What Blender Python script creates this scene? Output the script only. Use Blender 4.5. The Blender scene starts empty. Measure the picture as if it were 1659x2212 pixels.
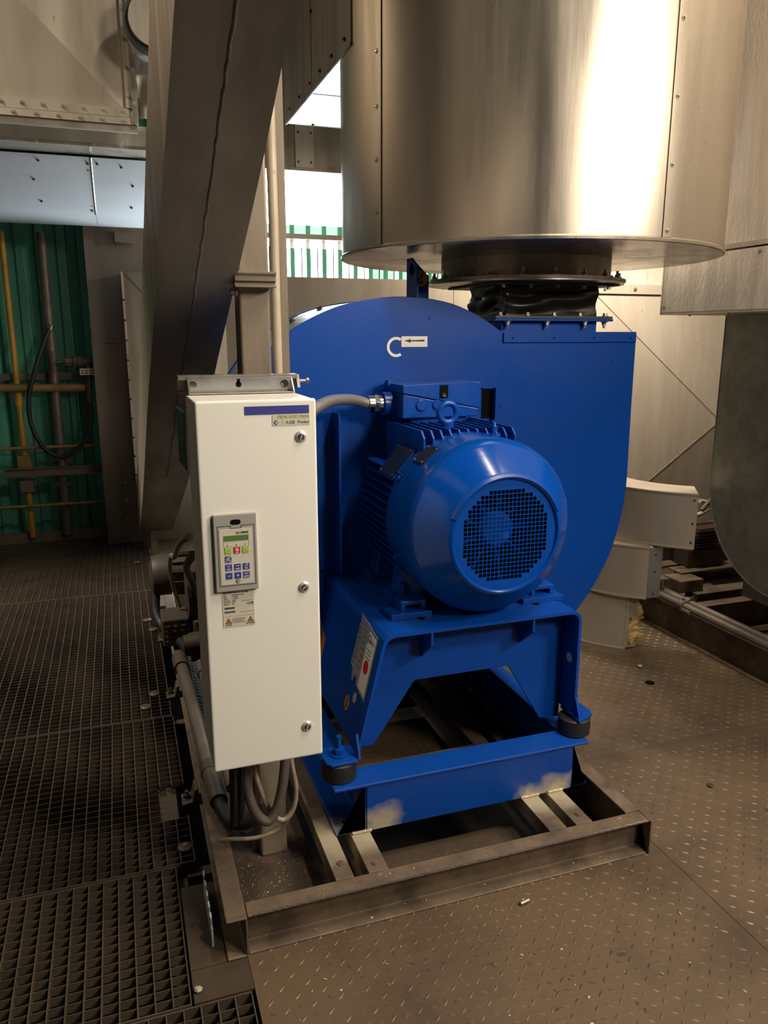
import bpy, bmesh, math, random
from mathutils import Vector, Matrix
random.seed(7)
SC = bpy.context.scene
COL = SC.collection
R = math.radians

# ------------------------------------------------------------------ camera
YAW, PITCH = R(18.9), R(13.0)
fwd = Vector((math.sin(YAW)*math.cos(PITCH), math.cos(YAW)*math.cos(PITCH), -math.sin(PITCH)))
rgt = Vector((math.cos(YAW), -math.sin(YAW), 0))
upv = rgt.cross(fwd)
cd = bpy.data.cameras.new('camera'); cam = bpy.data.objects.new('camera', cd); COL.objects.link(cam)
m3 = Matrix((rgt, upv, -fwd)).transposed()
cam.matrix_world = Matrix.Translation((0, 0, 1.6)) @ m3.to_4x4()
cd.sensor_fit = 'HORIZONTAL'; cd.sensor_width = 36.0; cd.lens = 36.0*1660/1659
cd.clip_start = 0.05; cd.clip_end = 100
SC.camera = cam

# ------------------------------------------------------------------ world, lamps, exposure
w = bpy.data.worlds.new('world'); SC.world = w; w.use_nodes = True
w.node_tree.nodes['Background'].inputs[0].default_value = (1.0, 0.86, 0.70, 1)
w.node_tree.nodes['Background'].inputs[1].default_value = 0.008

def area(name, loc, target, sx, sy, power, col, spread=180):
    l = bpy.data.lights.new(name, 'AREA'); l.shape = 'RECTANGLE'; l.size = sx; l.size_y = sy
    l.energy = power; l.color = col; l.spread = R(spread)
    o = bpy.data.objects.new(name, l); COL.objects.link(o); o.location = loc
    o.rotation_euler = (Vector(target)-Vector(loc)).to_track_quat('-Z', 'Y').to_euler()
    return o
WARM = (1.0, 0.885, 0.73)
area('hall_lamp', (2.20, -1.0, 2.8), (1.5, 2.6, 1.4), 0.55, 0.45, 62, WARM)
area('hall_lamp_right', (2.80, 0.10, 2.85), (1.2, 2.5, 0.9), 0.50, 0.35, 62, WARM)
area('hall_lamp_overhead', (1.65, 0.95, 4.4), (1.6, 2.0, 0.5), 0.14, 1.0, 72, WARM)
area('hall_lamp_side', (2.6, 0.9, 4.4), (2.0, 2.2, 0.5), 0.14, 1.0, 50, WARM)
area('added_fill_rear', (2.66, 3.40, 2.55), (2.95, 4.2, 1.5), 0.3, 0.2, 48, WARM)  # added unseen light behind the ducts, brightens the flat duct
area('added_fill_left', (-2.4, 3.6, 4.6), (-0.4, 5.2, 0.3), 0.2, 1.0, 60, WARM, 75)  # added unseen light, lifts the green wall and the grating
area('added_daylight_fill', (1.25, 6.5, 1.0), (-0.3, 5.0, 2.2), 1.2, 1.4, 100, (0.80, 0.92, 1.0), 140)  # added unseen cool light for soffit and trunk underside, no opening in the wall

SC.view_settings.view_transform = 'Standard'
SC.view_settings.look = 'None'
SC.view_settings.exposure = 0.0
SC.view_settings.gamma = 1.0
SC.view_settings.use_curve_mapping = False
SC.cycles.max_bounces = 5
SC.cycles.diffuse_bounces = 2
SC.cycles.sample_clamp_indirect = 4.0

# ------------------------------------------------------------------ materials
def mat(name, col, rough=0.5, metal=0.0, col2=None, vscale=5.0, vlo=0.40, vhi=0.65, stretch=(1, 1, 1),
        bump=0.0, bscale=60.0, bstretch=None, rvar=0.12, spots=None, coat=0.0, emit=None, spec=0.5):
    m = bpy.data.materials.new(name); m.use_nodes = True
    nt = m.node_tree; N = nt.nodes; L = nt.links
    b = N['Principled BSDF']
    b.inputs['Roughness'].default_value = rough
    b.inputs['Metallic'].default_value = metal
    b.inputs['Specular IOR Level'].default_value = spec
    if coat: b.inputs['Coat Weight'].default_value = coat; b.inputs['Coat Roughness'].default_value = 0.12
    geo = N.new('ShaderNodeNewGeometry')
    def mapped(s, st):
        mp = N.new('ShaderNodeVectorMath'); mp.operation = 'MULTIPLY'
        L.new(geo.outputs['Position'], mp.inputs[0]); mp.inputs[1].default_value = st
        n = N.new('ShaderNodeTexNoise'); n.inputs['Scale'].default_value = s
        n.inputs['Detail'].default_value = 6; n.inputs['Roughness'].default_value = 0.6
        L.new(mp.outputs[0], n.inputs['Vector']); return n
    base = None
    n1 = mapped(vscale, stretch)
    rg = N.new('ShaderNodeMapRange'); rg.inputs[1].default_value = vlo; rg.inputs[2].default_value = vhi
    L.new(n1.outputs['Fac'], rg.inputs[0])
    mx = N.new('ShaderNodeMix'); mx.data_type = 'RGBA'
    mx.inputs[6].default_value = (*col, 1)
    mx.inputs[7].default_value = (*(col2 or tuple(c*0.82 for c in col)), 1)
    L.new(rg.outputs[0], mx.inputs[0]); base = mx.outputs[2]
    if spots:
        sc, sth, scol, sst = spots
        n2 = mapped(sc, sst)
        r2 = N.new('ShaderNodeMapRange'); r2.inputs[1].default_value = sth; r2.inputs[2].default_value = sth+0.05
        L.new(n2.outputs['Fac'], r2.inputs[0])
        m2 = N.new('ShaderNodeMix'); m2.data_type = 'RGBA'
        L.new(base, m2.inputs[6]); m2.inputs[7].default_value = (*scol, 1); L.new(r2.outputs[0], m2.inputs[0])
        base = m2.outputs[2]
    L.new(base, b.inputs['Base Color'])
    rr = N.new('ShaderNodeMapRange'); rr.inputs[1].default_value = 0.3; rr.inputs[2].default_value = 0.7
    rr.inputs[3].default_value = max(0.03, rough-rvar); rr.inputs[4].default_value = min(1, rough+rvar)
    L.new(n1.outputs['Fac'], rr.inputs[0]); L.new(rr.outputs[0], b.inputs['Roughness'])
    if bump:
        n3 = mapped(bscale, bstretch or (1, 1, 1))
        bp = N.new('ShaderNodeBump'); bp.inputs['Strength'].default_value = bump; bp.inputs['Distance'].default_value = 0.004
        L.new(n3.outputs['Fac'], bp.inputs['Height']); L.new(bp.outputs[0], b.inputs['Normal'])
    if emit:
        b.inputs['Emission Color'].default_value = (*emit[0], 1); b.inputs['Emission Strength'].default_value = emit[1]
    m['base_socket'] = 1
    return m

def overlay(m, col, boxes, soft=0.05, nscale=9.0, namp=0.10):
    """paint patches: mixes col over the base colour near the given world boxes (centre, half size)"""
    nt = m.node_tree; N = nt.nodes; L = nt.links; b = N['Principled BSDF']
    src = b.inputs['Base Color'].links[0].from_socket
    geo = N.new('ShaderNodeNewGeometry')
    nz = N.new('ShaderNodeTexNoise'); nz.inputs['Scale'].default_value = nscale; nz.inputs['Detail'].default_value = 5
    L.new(geo.outputs['Position'], nz.inputs['Vector'])
    off = N.new('ShaderNodeMath'); off.operation = 'MULTIPLY_ADD'; off.inputs[1].default_value = namp*2; off.inputs[2].default_value = -namp
    L.new(nz.outputs['Fac'], off.inputs[0])
    for c, h in boxes:
        d = N.new('ShaderNodeVectorMath'); d.operation = 'SUBTRACT'; L.new(geo.outputs['Position'], d.inputs[0]); d.inputs[1].default_value = c
        a = N.new('ShaderNodeVectorMath'); a.operation = 'ABSOLUTE'; L.new(d.outputs[0], a.inputs[0])
        s = N.new('ShaderNodeVectorMath'); s.operation = 'SUBTRACT'; L.new(a.outputs[0], s.inputs[0]); s.inputs[1].default_value = h
        sp = N.new('ShaderNodeSeparateXYZ'); L.new(s.outputs[0], sp.inputs[0])
        m1 = N.new('ShaderNodeMath'); m1.operation = 'MAXIMUM'; L.new(sp.outputs[0], m1.inputs[0]); L.new(sp.outputs[1], m1.inputs[1])
        m2 = N.new('ShaderNodeMath'); m2.operation = 'MAXIMUM'; L.new(m1.outputs[0], m2.inputs[0]); L.new(sp.outputs[2], m2.inputs[1])
        ad = N.new('ShaderNodeMath'); ad.operation = 'ADD'; L.new(m2.outputs[0], ad.inputs[0]); L.new(off.outputs[0], ad.inputs[1])
        r = N.new('ShaderNodeMapRange'); r.inputs[1].default_value = soft/2; r.inputs[2].default_value = -soft/2
        L.new(ad.outputs[0], r.inputs[0])
        mx = N.new('ShaderNodeMix'); mx.data_type = 'RGBA'
        L.new(r.outputs[0], mx.inputs[0]); L.new(src, mx.inputs[6]); mx.inputs[7].default_value = (*col, 1)
        src = mx.outputs[2]
    L.new(src, b.inputs['Base Color'])

BLUE = (0.0011, 0.053, 0.315)
M = {}
M['blue'] = mat('blue_paint', BLUE, 0.38, 0, tuple(c*0.9 for c in BLUE), 4, bump=0.03, bscale=120, rvar=0.06, spec=0.25)
M['blue_gloss'] = mat('blue_gloss_paint', BLUE, 0.17, 0, tuple(c*0.93 for c in BLUE), 6, bump=0.03, bscale=60, rvar=0.04, spec=0.24)
M['blue_cast'] = mat('blue_cast_paint', BLUE, 0.30, 0, tuple(c*0.9 for c in BLUE), 6, bump=0.10, bscale=90, rvar=0.08, spec=0.4)
M['blue_base'] = mat('blue_base_paint', BLUE, 0.40, 0, tuple(c*0.9 for c in BLUE), 4, bump=0.03, bscale=120, rvar=0.06)
CREAM = (0.42, 0.36, 0.25)
overlay(M['blue_base'], CREAM, [((0.67, 1.98, 0.13), (0.055, 0.10, 0.045)), ((0.57, 1.99, 0.12), (0.06, 0.05, 0.012)),
                                ((1.24, 1.98, 0.125), (0.085, 0.05, 0.035))], soft=0.05, nscale=16, namp=0.05)
M['clad'] = mat('aluminium_cladding', (0.62, 0.55, 0.46), 0.33, 0.92, (0.53, 0.465, 0.38), 2.0, vlo=0.25, vhi=0.8, stretch=(4, 4, 0.3), bump=0.04, bscale=30, bstretch=(6, 6, 0.4),
                spots=(55, 0.70, (0.22, 0.16, 0.11), (1, 1, 0.35)))
M['clad_dull'] = mat('dull_cladding', (0.40, 0.35, 0.285), 0.5, 0.6, (0.28, 0.235, 0.185), 2.2, stretch=(4, 4, 0.4), bump=0.04, bscale=25,
                     spots=(40, 0.69, (0.22, 0.15, 0.10), (1, 1, 0.3)))
M['clad_pale'] = mat('pale_cladding', (0.58, 0.51, 0.41), 0.5, 0.4, (0.45, 0.37, 0.285), 1.6, stretch=(3, 3, 0.5), bump=0.03, bscale=20,
                     spots=(30, 0.70, (0.34, 0.26, 0.18), (1, 1, 0.25)))
M['stucco'] = mat('stucco_aluminium', (0.78, 0.71, 0.61), 0.45, 0.4, (0.62, 0.54, 0.44), 5, stretch=(3, 3, 0.3), bump=0.8, bscale=75, bstretch=(1, 1, 0.5))
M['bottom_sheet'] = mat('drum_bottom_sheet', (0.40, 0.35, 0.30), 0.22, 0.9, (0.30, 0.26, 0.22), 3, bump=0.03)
M['clad_mid'] = mat('mid_cladding', (0.40, 0.345, 0.27), 0.5, 0.4, (0.29, 0.24, 0.18), 1.6, stretch=(3, 3, 0.4), bump=0.03, bscale=20, spots=(34, 0.69, (0.16, 0.12, 0.08), (1, 1, 0.25)))  # darker copy of the pale cladding, with dark specks
M['brown_sheet'] = mat('brown_sheet', (0.27, 0.215, 0.165), 0.5, 0.5, (0.19, 0.15, 0.115), 2, stretch=(3, 3, 0.4), bump=0.03)
M['stainless'] = mat('stainless_sheet', (0.27, 0.235, 0.185), 0.45, 0.2, (0.185, 0.155, 0.12), 2.5, stretch=(2, 0.6, 0.6), bump=0.05, bscale=14, rvar=0.08)
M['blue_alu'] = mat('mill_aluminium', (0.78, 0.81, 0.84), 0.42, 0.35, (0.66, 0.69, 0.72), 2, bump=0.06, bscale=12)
M['silver'] = mat('galvanised_sheet', (0.60, 0.60, 0.60), 0.32, 0.9, (0.5, 0.5, 0.5), 5, bump=0.03)
M['galv_dark'] = mat('dark_galvanised', (0.22, 0.225, 0.195), 0.42, 0.4, (0.16, 0.165, 0.14), 14, bump=0.04, spots=(60, 0.66, (0.16, 0.16, 0.14), (1, 1, 1)))
M['green'] = mat('green_coated_sheet', (0.10, 0.36, 0.245), 0.40, 0, (0.06, 0.26, 0.17), 2, stretch=(4, 4, 0.5), bump=0.02)
M['floor'] = mat('brown_checker_steel', (0.135, 0.089, 0.051), 0.55, 0.1, (0.055, 0.036, 0.021), 2.4, vlo=0.42, vhi=0.72, bump=0.30, bscale=110, rvar=0.15,
                 spots=(17, 0.645, (0.050, 0.033, 0.020), (1, 1, 1)))
M['grime_shade'] = mat('grimy_shaded_steel', (0.075, 0.050, 0.031), 0.6, 0.1, (0.04, 0.027, 0.017), 6, bump=0.2, bscale=70)  # dirty bay floor, with the shade of the bay painted into the brown
M['lug'] = mat('worn_lug_steel', (0.175, 0.122, 0.076), 0.48, 0.2, (0.085, 0.057, 0.036), 4, bump=0.05)
M['grate'] = mat('dusty_grating_steel', (0.115, 0.085, 0.060), 0.55, 0.3, (0.075, 0.055, 0.04), 6, bump=0.1)
M['void'] = mat('dark_pit', (0.010, 0.008, 0.006), 0.9)
M['skid'] = mat('dirty_brown_steel', (0.20, 0.145, 0.095), 0.55, 0.2, (0.085, 0.06, 0.042), 8, vlo=0.38, vhi=0.66, bump=0.25, bscale=45, rvar=0.12,
                spots=(34, 0.66, (0.05, 0.035, 0.026), (1, 1, 1)))
M['strip'] = mat('primed_strip_steel', (0.17, 0.125, 0.085), 0.55, 0.2, (0.10, 0.07, 0.05), 8, bump=0.2, bscale=45)
overlay(M['strip'], CREAM, [((0.9, 1.98, 0.1), (0.8, 0.085, 0.08))], soft=0.08, nscale=14, namp=0.06)
M['white'] = mat('cream_white_enamel', (0.85, 0.83, 0.755), 0.42, 0, (0.82, 0.80, 0.725), 1.5, rvar=0.04, coat=0.1)
M['chrome'] = mat('bright_nickel', (0.80, 0.76, 0.70), 0.16, 1.0, (0.7, 0.66, 0.6), 8, rvar=0.05)
M['lock'] = mat('lock_nickel', (0.80, 0.77, 0.71), 0.28, 0.55, (0.7, 0.67, 0.61), 8, rvar=0.05)
M['steel'] = mat('zinc_steel', (0.50, 0.46, 0.40), 0.35, 0.9, (0.36, 0.32, 0.27), 10)
M['column'] = mat('grimy_grey_paint', (0.22, 0.18, 0.13), 0.5, 0.15, (0.155, 0.125, 0.09), 4, stretch=(3, 3, 0.6), bump=0.06,
                  spots=(36, 0.69, (0.10, 0.07, 0.05), (1, 1, 0.4)))
M['pvc'] = mat('cream_pipe', (0.50, 0.42, 0.32), 0.4, 0, (0.40, 0.33, 0.24), 5, spots=(25, 0.70, (0.20, 0.13, 0.08), (1, 1, 0.3)))
M['rubber'] = mat('black_rubber', (0.008, 0.0075, 0.0075), 0.30, 0, (0.012, 0.011, 0.011), 6, bump=0.06, bscale=30, spec=0.3)
M['rubber_matt'] = mat('matt_black_rubber', (0.013, 0.012, 0.012), 0.6, 0, bump=0.05)
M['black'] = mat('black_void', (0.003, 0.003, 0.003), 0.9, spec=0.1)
M['yellow'] = mat('yellow_paint', (0.50, 0.27, 0.025), 0.45, 0, (0.38, 0.20, 0.02), 6, spots=(30, 0.68, (0.12, 0.07, 0.03), (1, 1, 0.4)))
M['dull_yellow'] = mat('dirty_yellow_paint', (0.27, 0.165, 0.04), 0.5, 0, (0.17, 0.105, 0.04), 7)
M['grey_pipe'] = mat('grey_pipe', (0.15, 0.122, 0.10), 0.45, 0.2, (0.105, 0.085, 0.07), 5)
M['wool'] = mat('mineral_wool', (0.50, 0.35, 0.13), 0.95, 0, (0.26, 0.16, 0.05), 26, bump=1.0, bscale=50)
M['shell'] = mat('insulation_jacket', (0.52, 0.465, 0.39), 0.33, 0.6, (0.45, 0.395, 0.33), 3, bump=0.02, spots=(90, 0.71, (0.2, 0.15, 0.1), (1, 1, 0.5)))
M['braid'] = mat('braided_steel', (0.80, 0.74, 0.66), 0.32, 0.85, (0.50, 0.45, 0.39), 300, bump=0.5, bscale=420, rvar=0.05)
M['grey_braid'] = mat('dusty_braid', (0.20, 0.165, 0.14), 0.45, 0.5, (0.12, 0.10, 0.085), 300, bump=0.6, bscale=420)
M['cable'] = mat('cream_cable', (0.33, 0.27, 0.19), 0.5, 0, (0.22, 0.17, 0.12), 12)
M['pump'] = mat('dusty_brown_casting', (0.075, 0.054, 0.039), 0.55, 0.1, (0.045, 0.032, 0.024), 9, bump=0.15)
M['red'] = mat('dark_red_paint', (0.075, 0.028, 0.020), 0.5, 0, (0.05, 0.02, 0.014), 8)
M['label'] = mat('pale_label', (0.62, 0.58, 0.48), 0.4, 0, (0.58, 0.54, 0.45), 4)
M['sign_white'] = mat('white_sticker', (0.80, 0.77, 0.70), 0.4, 0, (0.76, 0.73, 0.66), 4)
M['label_grey'] = mat('silver_label', (0.36, 0.36, 0.36), 0.35, 0.2, (0.30, 0.30, 0.30), 30)
M['orange'] = mat('orange_sticker', (0.50, 0.23, 0.012), 0.4)
M['ink'] = mat('dark_ink', (0.03, 0.03, 0.035), 0.5)
M['ink_faint'] = mat('grey_ink', (0.16, 0.15, 0.13), 0.5)
M['print_blue'] = mat('print_blue', (0.045, 0.06, 0.30), 0.4)
M['print_green'] = mat('print_green', (0.42, 0.52, 0.08), 0.4)
M['key_green'] = mat('key_green', (0.30, 0.55, 0.03), 0.4)
M['key_red'] = mat('key_red', (0.58, 0.02, 0.015), 0.4)
M['lcd'] = mat('lcd_green', (0.10, 0.22, 0.055), 0.3)
M['bezel'] = mat('grey_plastic', (0.36, 0.345, 0.31), 0.45, 0, (0.33, 0.315, 0.285), 5)
M['nameplate'] = mat('dark_nameplate', (0.035, 0.033, 0.03), 0.35, 0.6)
M['teal'] = mat('green_glazed_panel', (0.012, 0.03, 0.022), 0.25, 0.2)
M['rust_wall'] = mat('dark_wall', (0.09, 0.075, 0.06), 0.7)
M['daylit'] = mat('daylit_translucent_sheet', (0.8, 0.9, 0.85), 0.5, emit=((0.93, 0.97, 1.0), 12.0))
M['daylit_green'] = mat('daylit_green_sheet', (0.3, 0.6, 0.45), 0.5, emit=((0.55, 0.86, 0.66), 1.1))
M['rib_green'] = mat('rib_green_sheet', (0.05, 0.22, 0.12), 0.5, emit=((0.10, 0.34, 0.17), 0.6))

# ------------------------------------------------------------------ mesh builder
class MB:
    def __init__(s): s.v = []; s.f = []; s.sm = []
    def add(s, vs, fs, smooth=False):
        o = len(s.v); s.v += [tuple(v) for v in vs]
        s.f += [tuple(i+o for i in f) for f in fs]; s.sm += [smooth]*len(fs); return s
    def box(s, x0, x1, y0, y1, z0, z1):
        if x0 > x1: x0, x1 = x1, x0
        if y0 > y1: y0, y1 = y1, y0
        if z0 > z1: z0, z1 = z1, z0
        return s.add([(x0,y0,z0),(x1,y0,z0),(x1,y1,z0),(x0,y1,z0),(x0,y0,z1),(x1,y0,z1),(x1,y1,z1),(x0,y1,z1)],
              [(0,3,2,1),(4,5,6,7),(0,1,5,4),(1,2,6,5),(2,3,7,6),(3,0,4,7)])
    def obox(s, c, ax, ay, az):
        """oriented box: centre and three half-axis vectors"""
        c, ax, ay, az = map(Vector, (c, ax, ay, az))
        vs = [c+i*ax+j*ay+k*az for k in (-1, 1) for (i, j) in ((-1,-1),(1,-1),(1,1),(-1,1))]
        return s.add(vs, [(0,3,2,1),(4,5,6,7),(0,1,5,4),(1,2,6,5),(2,3,7,6),(3,0,4,7)])
    def prism(s, poly, axis, a, b, smooth=False):
        """extrude a polygon. axis x: (y,z); y: (x,z); z: (x,y)"""
        n = len(poly)
        def P(p, t): return {'x': (t, p[0], p[1]), 'y': (p[0], t, p[1]), 'z': (p[0], p[1], t)}[axis]
        vs = [P(p, a) for p in poly]+[P(p, b) for p in poly]
        s.add(vs, [tuple(range(n)), tuple(range(2*n-1, n-1, -1))])
        o = len(s.v)-2*n
        s.f += [(o+i, o+n+i, o+n+(i+1) % n, o+(i+1) % n) for i in range(n)]; s.sm += [smooth]*n
        return s
    def cyl(s, p0, p1, r0, r1=None, n=16, caps=True, smooth=True):
        p0, p1 = Vector(p0), Vector(p1); r1 = r0 if r1 is None else r1
        d = (p1-p0).normalized(); a = d.orthogonal().normalized(); b = d.cross(a)
        vs = [p+r*(math.cos(t)*a+math.sin(t)*b) for p, r in ((p0, r0), (p1, r1)) for t in [2*math.pi*i/n for i in range(n)]]
        s.add(vs, [(i, (i+1) % n, n+(i+1) % n, n+i) for i in range(n)], smooth)
        if caps:
            o = len(s.v)-2*n
            s.f += [tuple(o+i for i in range(n-1, -1, -1)), tuple(o+n+i for i in range(n))]; s.sm += [False]*2
        return s
    def tube(s, path, r, n=10, caps=True, sub=0):
        P = [Vector(p) for p in path]
        if sub:
            Q = []
            for i in range(len(P)-1):
                a = P[max(i-1, 0)]; b = P[i]; c = P[i+1]; d = P[min(i+2, len(P)-1)]
                for k in range(sub):
                    t = k/sub
                    Q.append(0.5*((2*b)+(c-a)*t+(2*a-5*b+4*c-d)*t*t+(-a+3*b-3*c+d)*t**3))
            P = Q+[P[-1]]
        up = None; rings = []
        for i, p in enumerate(P):
            d = (P[min(i+1, len(P)-1)]-P[max(i-1, 0)]).normalized()
            if up is None: up = d.orthogonal().normalized()
            up = (up-d*up.dot(d)).normalized(); b = d.cross(up)
            rr = r(i/(len(P)-1)) if callable(r) else r
            rings.append([p+rr*(math.cos(2*math.pi*k/n)*up+math.sin(2*math.pi*k/n)*b) for k in range(n)])
        vs = [v for q in rings for v in q]
        s.add(vs, [(i*n+k, i*n+(k+1) % n, (i+1)*n+(k+1) % n, (i+1)*n+k) for i in range(len(P)-1) for k in range(n)], True)
        if caps:
            o = len(s.v)-len(vs)
            s.f += [tuple(o+k for k in range(n-1, -1, -1)), tuple(o+len(vs)-n+k for k in range(n))]; s.sm += [False]*2
        return s
    def lathe(s, prof, c, axis='z', n=64, a0=0.0, a1=2*math.pi, close=False):
        """profile [(r, h)]; revolve about the axis through c"""
        full = abs(a1-a0-2*math.pi) < 1e-6; m = n if full else n+1
        vs = []
        for r, h in prof:
            for i in range(m):
                t = a0+(a1-a0)*i/n; u, v = r*math.cos(t), r*math.sin(t)
                vs.append({'z': (c[0]+u, c[1]+v, c[2]+h), 'y': (c[0]+u, c[1]+h, c[2]+v), 'x': (c[0]+h, c[1]+u, c[2]+v)}[axis])
        k = len(prof); fs = []
        for j in range(k if close else k-1):
            jn = (j+1) % k
            for i in range(n):
                i2 = (i+1) % m
                fs.append((j*m+i, j*m+i2, jn*m+i2, jn*m+i))
        return s.add(vs, fs, True)

def fin(o, label, cat, group, kind):
    if label: o['label'] = label
    if cat: o['category'] = cat
    if group: o['group'] = group
    if kind: o['kind'] = kind
    return o
def T(name, label, cat, loc, group=None, kind=None):
    o = bpy.data.objects.new(name, None); COL.objects.link(o); o.location = loc
    o.empty_display_size = 0.05
    return fin(o, label, cat, group, kind)
def wloc(o):
    l = Vector((0, 0, 0))
    while o is not None: l = l+Vector(o.location); o = o.parent
    return l
def part(name, mb, m, parent=None, bevel=0.0, seg=2, ang=35, label=None, cat=None, group=None, kind=None, loc=None):
    """links mb (world coordinates) as ONE mesh object"""
    me = bpy.data.meshes.new(name)
    base = wloc(parent) if parent is not None else Vector(loc or (0, 0, 0))
    own = Vector((0, 0, 0))
    if parent is not None and mb.v:
        xs = [v[0] for v in mb.v]; ys = [v[1] for v in mb.v]; zs = [v[2] for v in mb.v]
        own = Vector(((min(xs)+max(xs))/2, (min(ys)+max(ys))/2, min(zs)))-base
    off = base+own
    me.from_pydata([tuple(Vector(v)-off) for v in mb.v], [], mb.f)
    me.polygons.foreach_set('use_smooth', mb.sm)
    bmh = bmesh.new(); bmh.from_mesh(me); bmesh.ops.recalc_face_normals(bmh, faces=bmh.faces); bmh.to_mesh(me); bmh.free()
    if any(mb.sm): me.set_sharp_from_angle(angle=R(ang))
    me.materials.append(M[m] if isinstance(m, str) else m)
    o = bpy.data.objects.new(name, me); COL.objects.link(o)
    if parent is not None: o.parent = parent; o.location = own
    else: o.location = base
    if bevel:
        bv = o.modifiers.new('bevel', 'BEVEL'); bv.width = bevel; bv.segments = seg; bv.limit_method = 'ANGLE'; bv.angle_limit = R(40)
        bv.harden_normals = False
    return fin(o, label, cat, group, kind)
def dup(o, parent, loc):
    """another piece with the same mesh at a world position"""
    c = o.copy(); COL.objects.link(c); c.parent = parent; c.location = Vector(loc)-wloc(parent); return c
def copy_tree(o, loc=None, parent=None):
    c = o.copy(); COL.objects.link(c)
    if parent is not None: c.parent = parent
    if loc is not None: c.location = loc
    for ch in list(o.children): copy_tree(ch, None, c)
    return c
def text(name, body, size, loc, m, parent, facing='front', align='LEFT', bold=0.0, sx=1.0):
    cu = bpy.data.curves.new(name, 'FONT'); cu.body = body; cu.size = size; cu.extrude = 0.0003; cu.offset = bold
    cu.align_x = align
    t = bpy.data.objects.new(name, cu)
    COL.objects.link(t)
    me = bpy.data.meshes.new_from_object(t.evaluated_get(bpy.context.evaluated_depsgraph_get()))
    bpy.data.objects.remove(t); bpy.data.curves.remove(cu)
    rot = {'front': Matrix.Rotation(R(90), 4, 'X'), 'left': Matrix.Rotation(R(-90), 4, 'Z') @ Matrix.Rotation(R(90), 4, 'X')}[facing]
    me.transform(rot @ Matrix.Diagonal((sx, 1, 1, 1)))
    me.materials.clear(); me.materials.append(M[m])
    o = bpy.data.objects.new(name, me); COL.objects.link(o); o.parent = parent; o.location = Vector(loc)-wloc(parent)
    return o

_screw = {}
def screws(parent, pts, axis='-y', m='steel', r=0.007):
    """pan-head sheet screws, one part each, sharing one mesh per direction"""
    for p in pts:
        key = (str(axis), m, r)
        d = {'-y': (0,-1,0), '+y': (0,1,0), '-x': (-1,0,0), '+x': (1,0,0), '-z': (0,0,-1), '+z': (0,0,1)}[axis] if isinstance(axis, str) else axis
        if key not in _screw or not isinstance(axis, str):
            b = MB(); D = Vector(d)
            b.cyl(Vector(p)-D*0.004, Vector(p)+D*0.0025, r*1.25, n=10); b.cyl(Vector(p)+D*0.0025, Vector(p)+D*0.007, r*0.8, r*0.6, n=6)
            o = part('screw', b, m, parent)
            if isinstance(axis, str): _screw[key] = (o, o.location+wloc(parent)-Vector(p))
        else:
            src, of = _screw[key]; dup(src, parent, Vector(p)+of)

def bolt(parent, p, axis, r=0.010, h=0.012, m='steel', name='bolt', shank=0.0):
    D = Vector(axis); P = Vector(p); b = MB()
    b.cyl(P, P+D*0.003, r*1.5, n=14); b.cyl(P+D*0.003, P+D*(0.003+h), r, n=6, smooth=False)
    if shank: b.cyl(P+D*(0.003+h), P+D*(0.003+h+shank), r*0.55, n=8)
    return part(name, b, m, parent)

def channel(poly_w, poly_h, t):
    """C section in 2D, web at u=0, flanges to u=w, height h from 0"""
    w_, h_ = poly_w, poly_h
    return [(0, 0), (w_, 0), (w_, t), (t, t), (t, h_-t), (w_, h_-t), (w_, h_), (0, h_)]

# ================================================================== SETTING
floor = part('floor', MB().box(-3.2, 5.6, -4.0, 6.9, -0.42, -0.30), 'void', kind='structure')
# --- checker plates with rolled lugs
def tread_plate(x0, x1, y0, y1, z=0.0, lugs=True, m='floor', inset=0.0006, rot=0.0):
    p = part('tread_plate', MB().box(x0+inset, x1-inset, y0+inset, y1-inset, z-0.008, z), m, floor)
    if not lugs: return p
    b = MB(); pt = 0.034; a, h = 0.0122, 0.0019
    nx, ny = int((x1-x0-0.04)/pt), int((y1-y0-0.04)/pt)
    for i in range(nx):
        for j in range(ny):
            cx, cy = x0+0.03+i*pt, y0+0.03+j*pt
            if random.random() < 0.05: continue
            an = R(45 if (i+j) % 2 else -45)+rot
            ux, uy = math.cos(an), math.sin(an); k = 0.0034
            q = lambda u, v, zz: (cx+u*ux-v*uy, cy+u*uy+v*ux, z+zz)
            b.add([q(-a,0,0), q(-a*.45,-k,0), q(a*.45,-k,0), q(a,0,0), q(a*.45,k,0), q(-a*.45,k,0), q(-a*.5,0,h), q(a*.5,0,h)],
                  [(0,1,6), (1,2,7,6), (2,3,7), (3,4,7), (4,5,6,7), (5,0,6)], True)
    part('tread_pattern', b, 'lug' if m == 'floor' else m, p, kind='stuff')
    return p
tread_plate(0.215, 1.5278, -0.6, 1.788)
tread_plate(1.5285, 3.6, -0.6, 2.2757)
tread_plate(1.5285, 3.6, 2.2763, 4.6)
tread_plate(0.4725, 1.140, 1.790, 2.02, m='grime_shade')
tread_plate(0.216, 0.471, 1.790, 4.6, m='grime_shade')
tread_plate(0.63, 1.14, 2.45, 2.80)
part('floor_plate', MB().box(0.068, 0.2145, 1.632, 1.736, -0.012, -0.001), 'grime_shade', floor)
part('floor_plate', MB().box(0.068, 0.2145, 1.738, 2.06, -0.012, -0.001), 'grime_shade', floor)
part('floor_plate', MB().box(1.53, 3.6, 4.605, 6.6, -0.012, -0.001), 'floor', floor)
part('floor_plate', MB().box(0.13, 1.525, 4.605, 6.6, -0.012, -0.001), 'floor', floor)
part('under_plate', MB().box(1.50, 3.6, -0.6, 4.6, -0.03, -0.0085), 'skid', floor)
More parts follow.
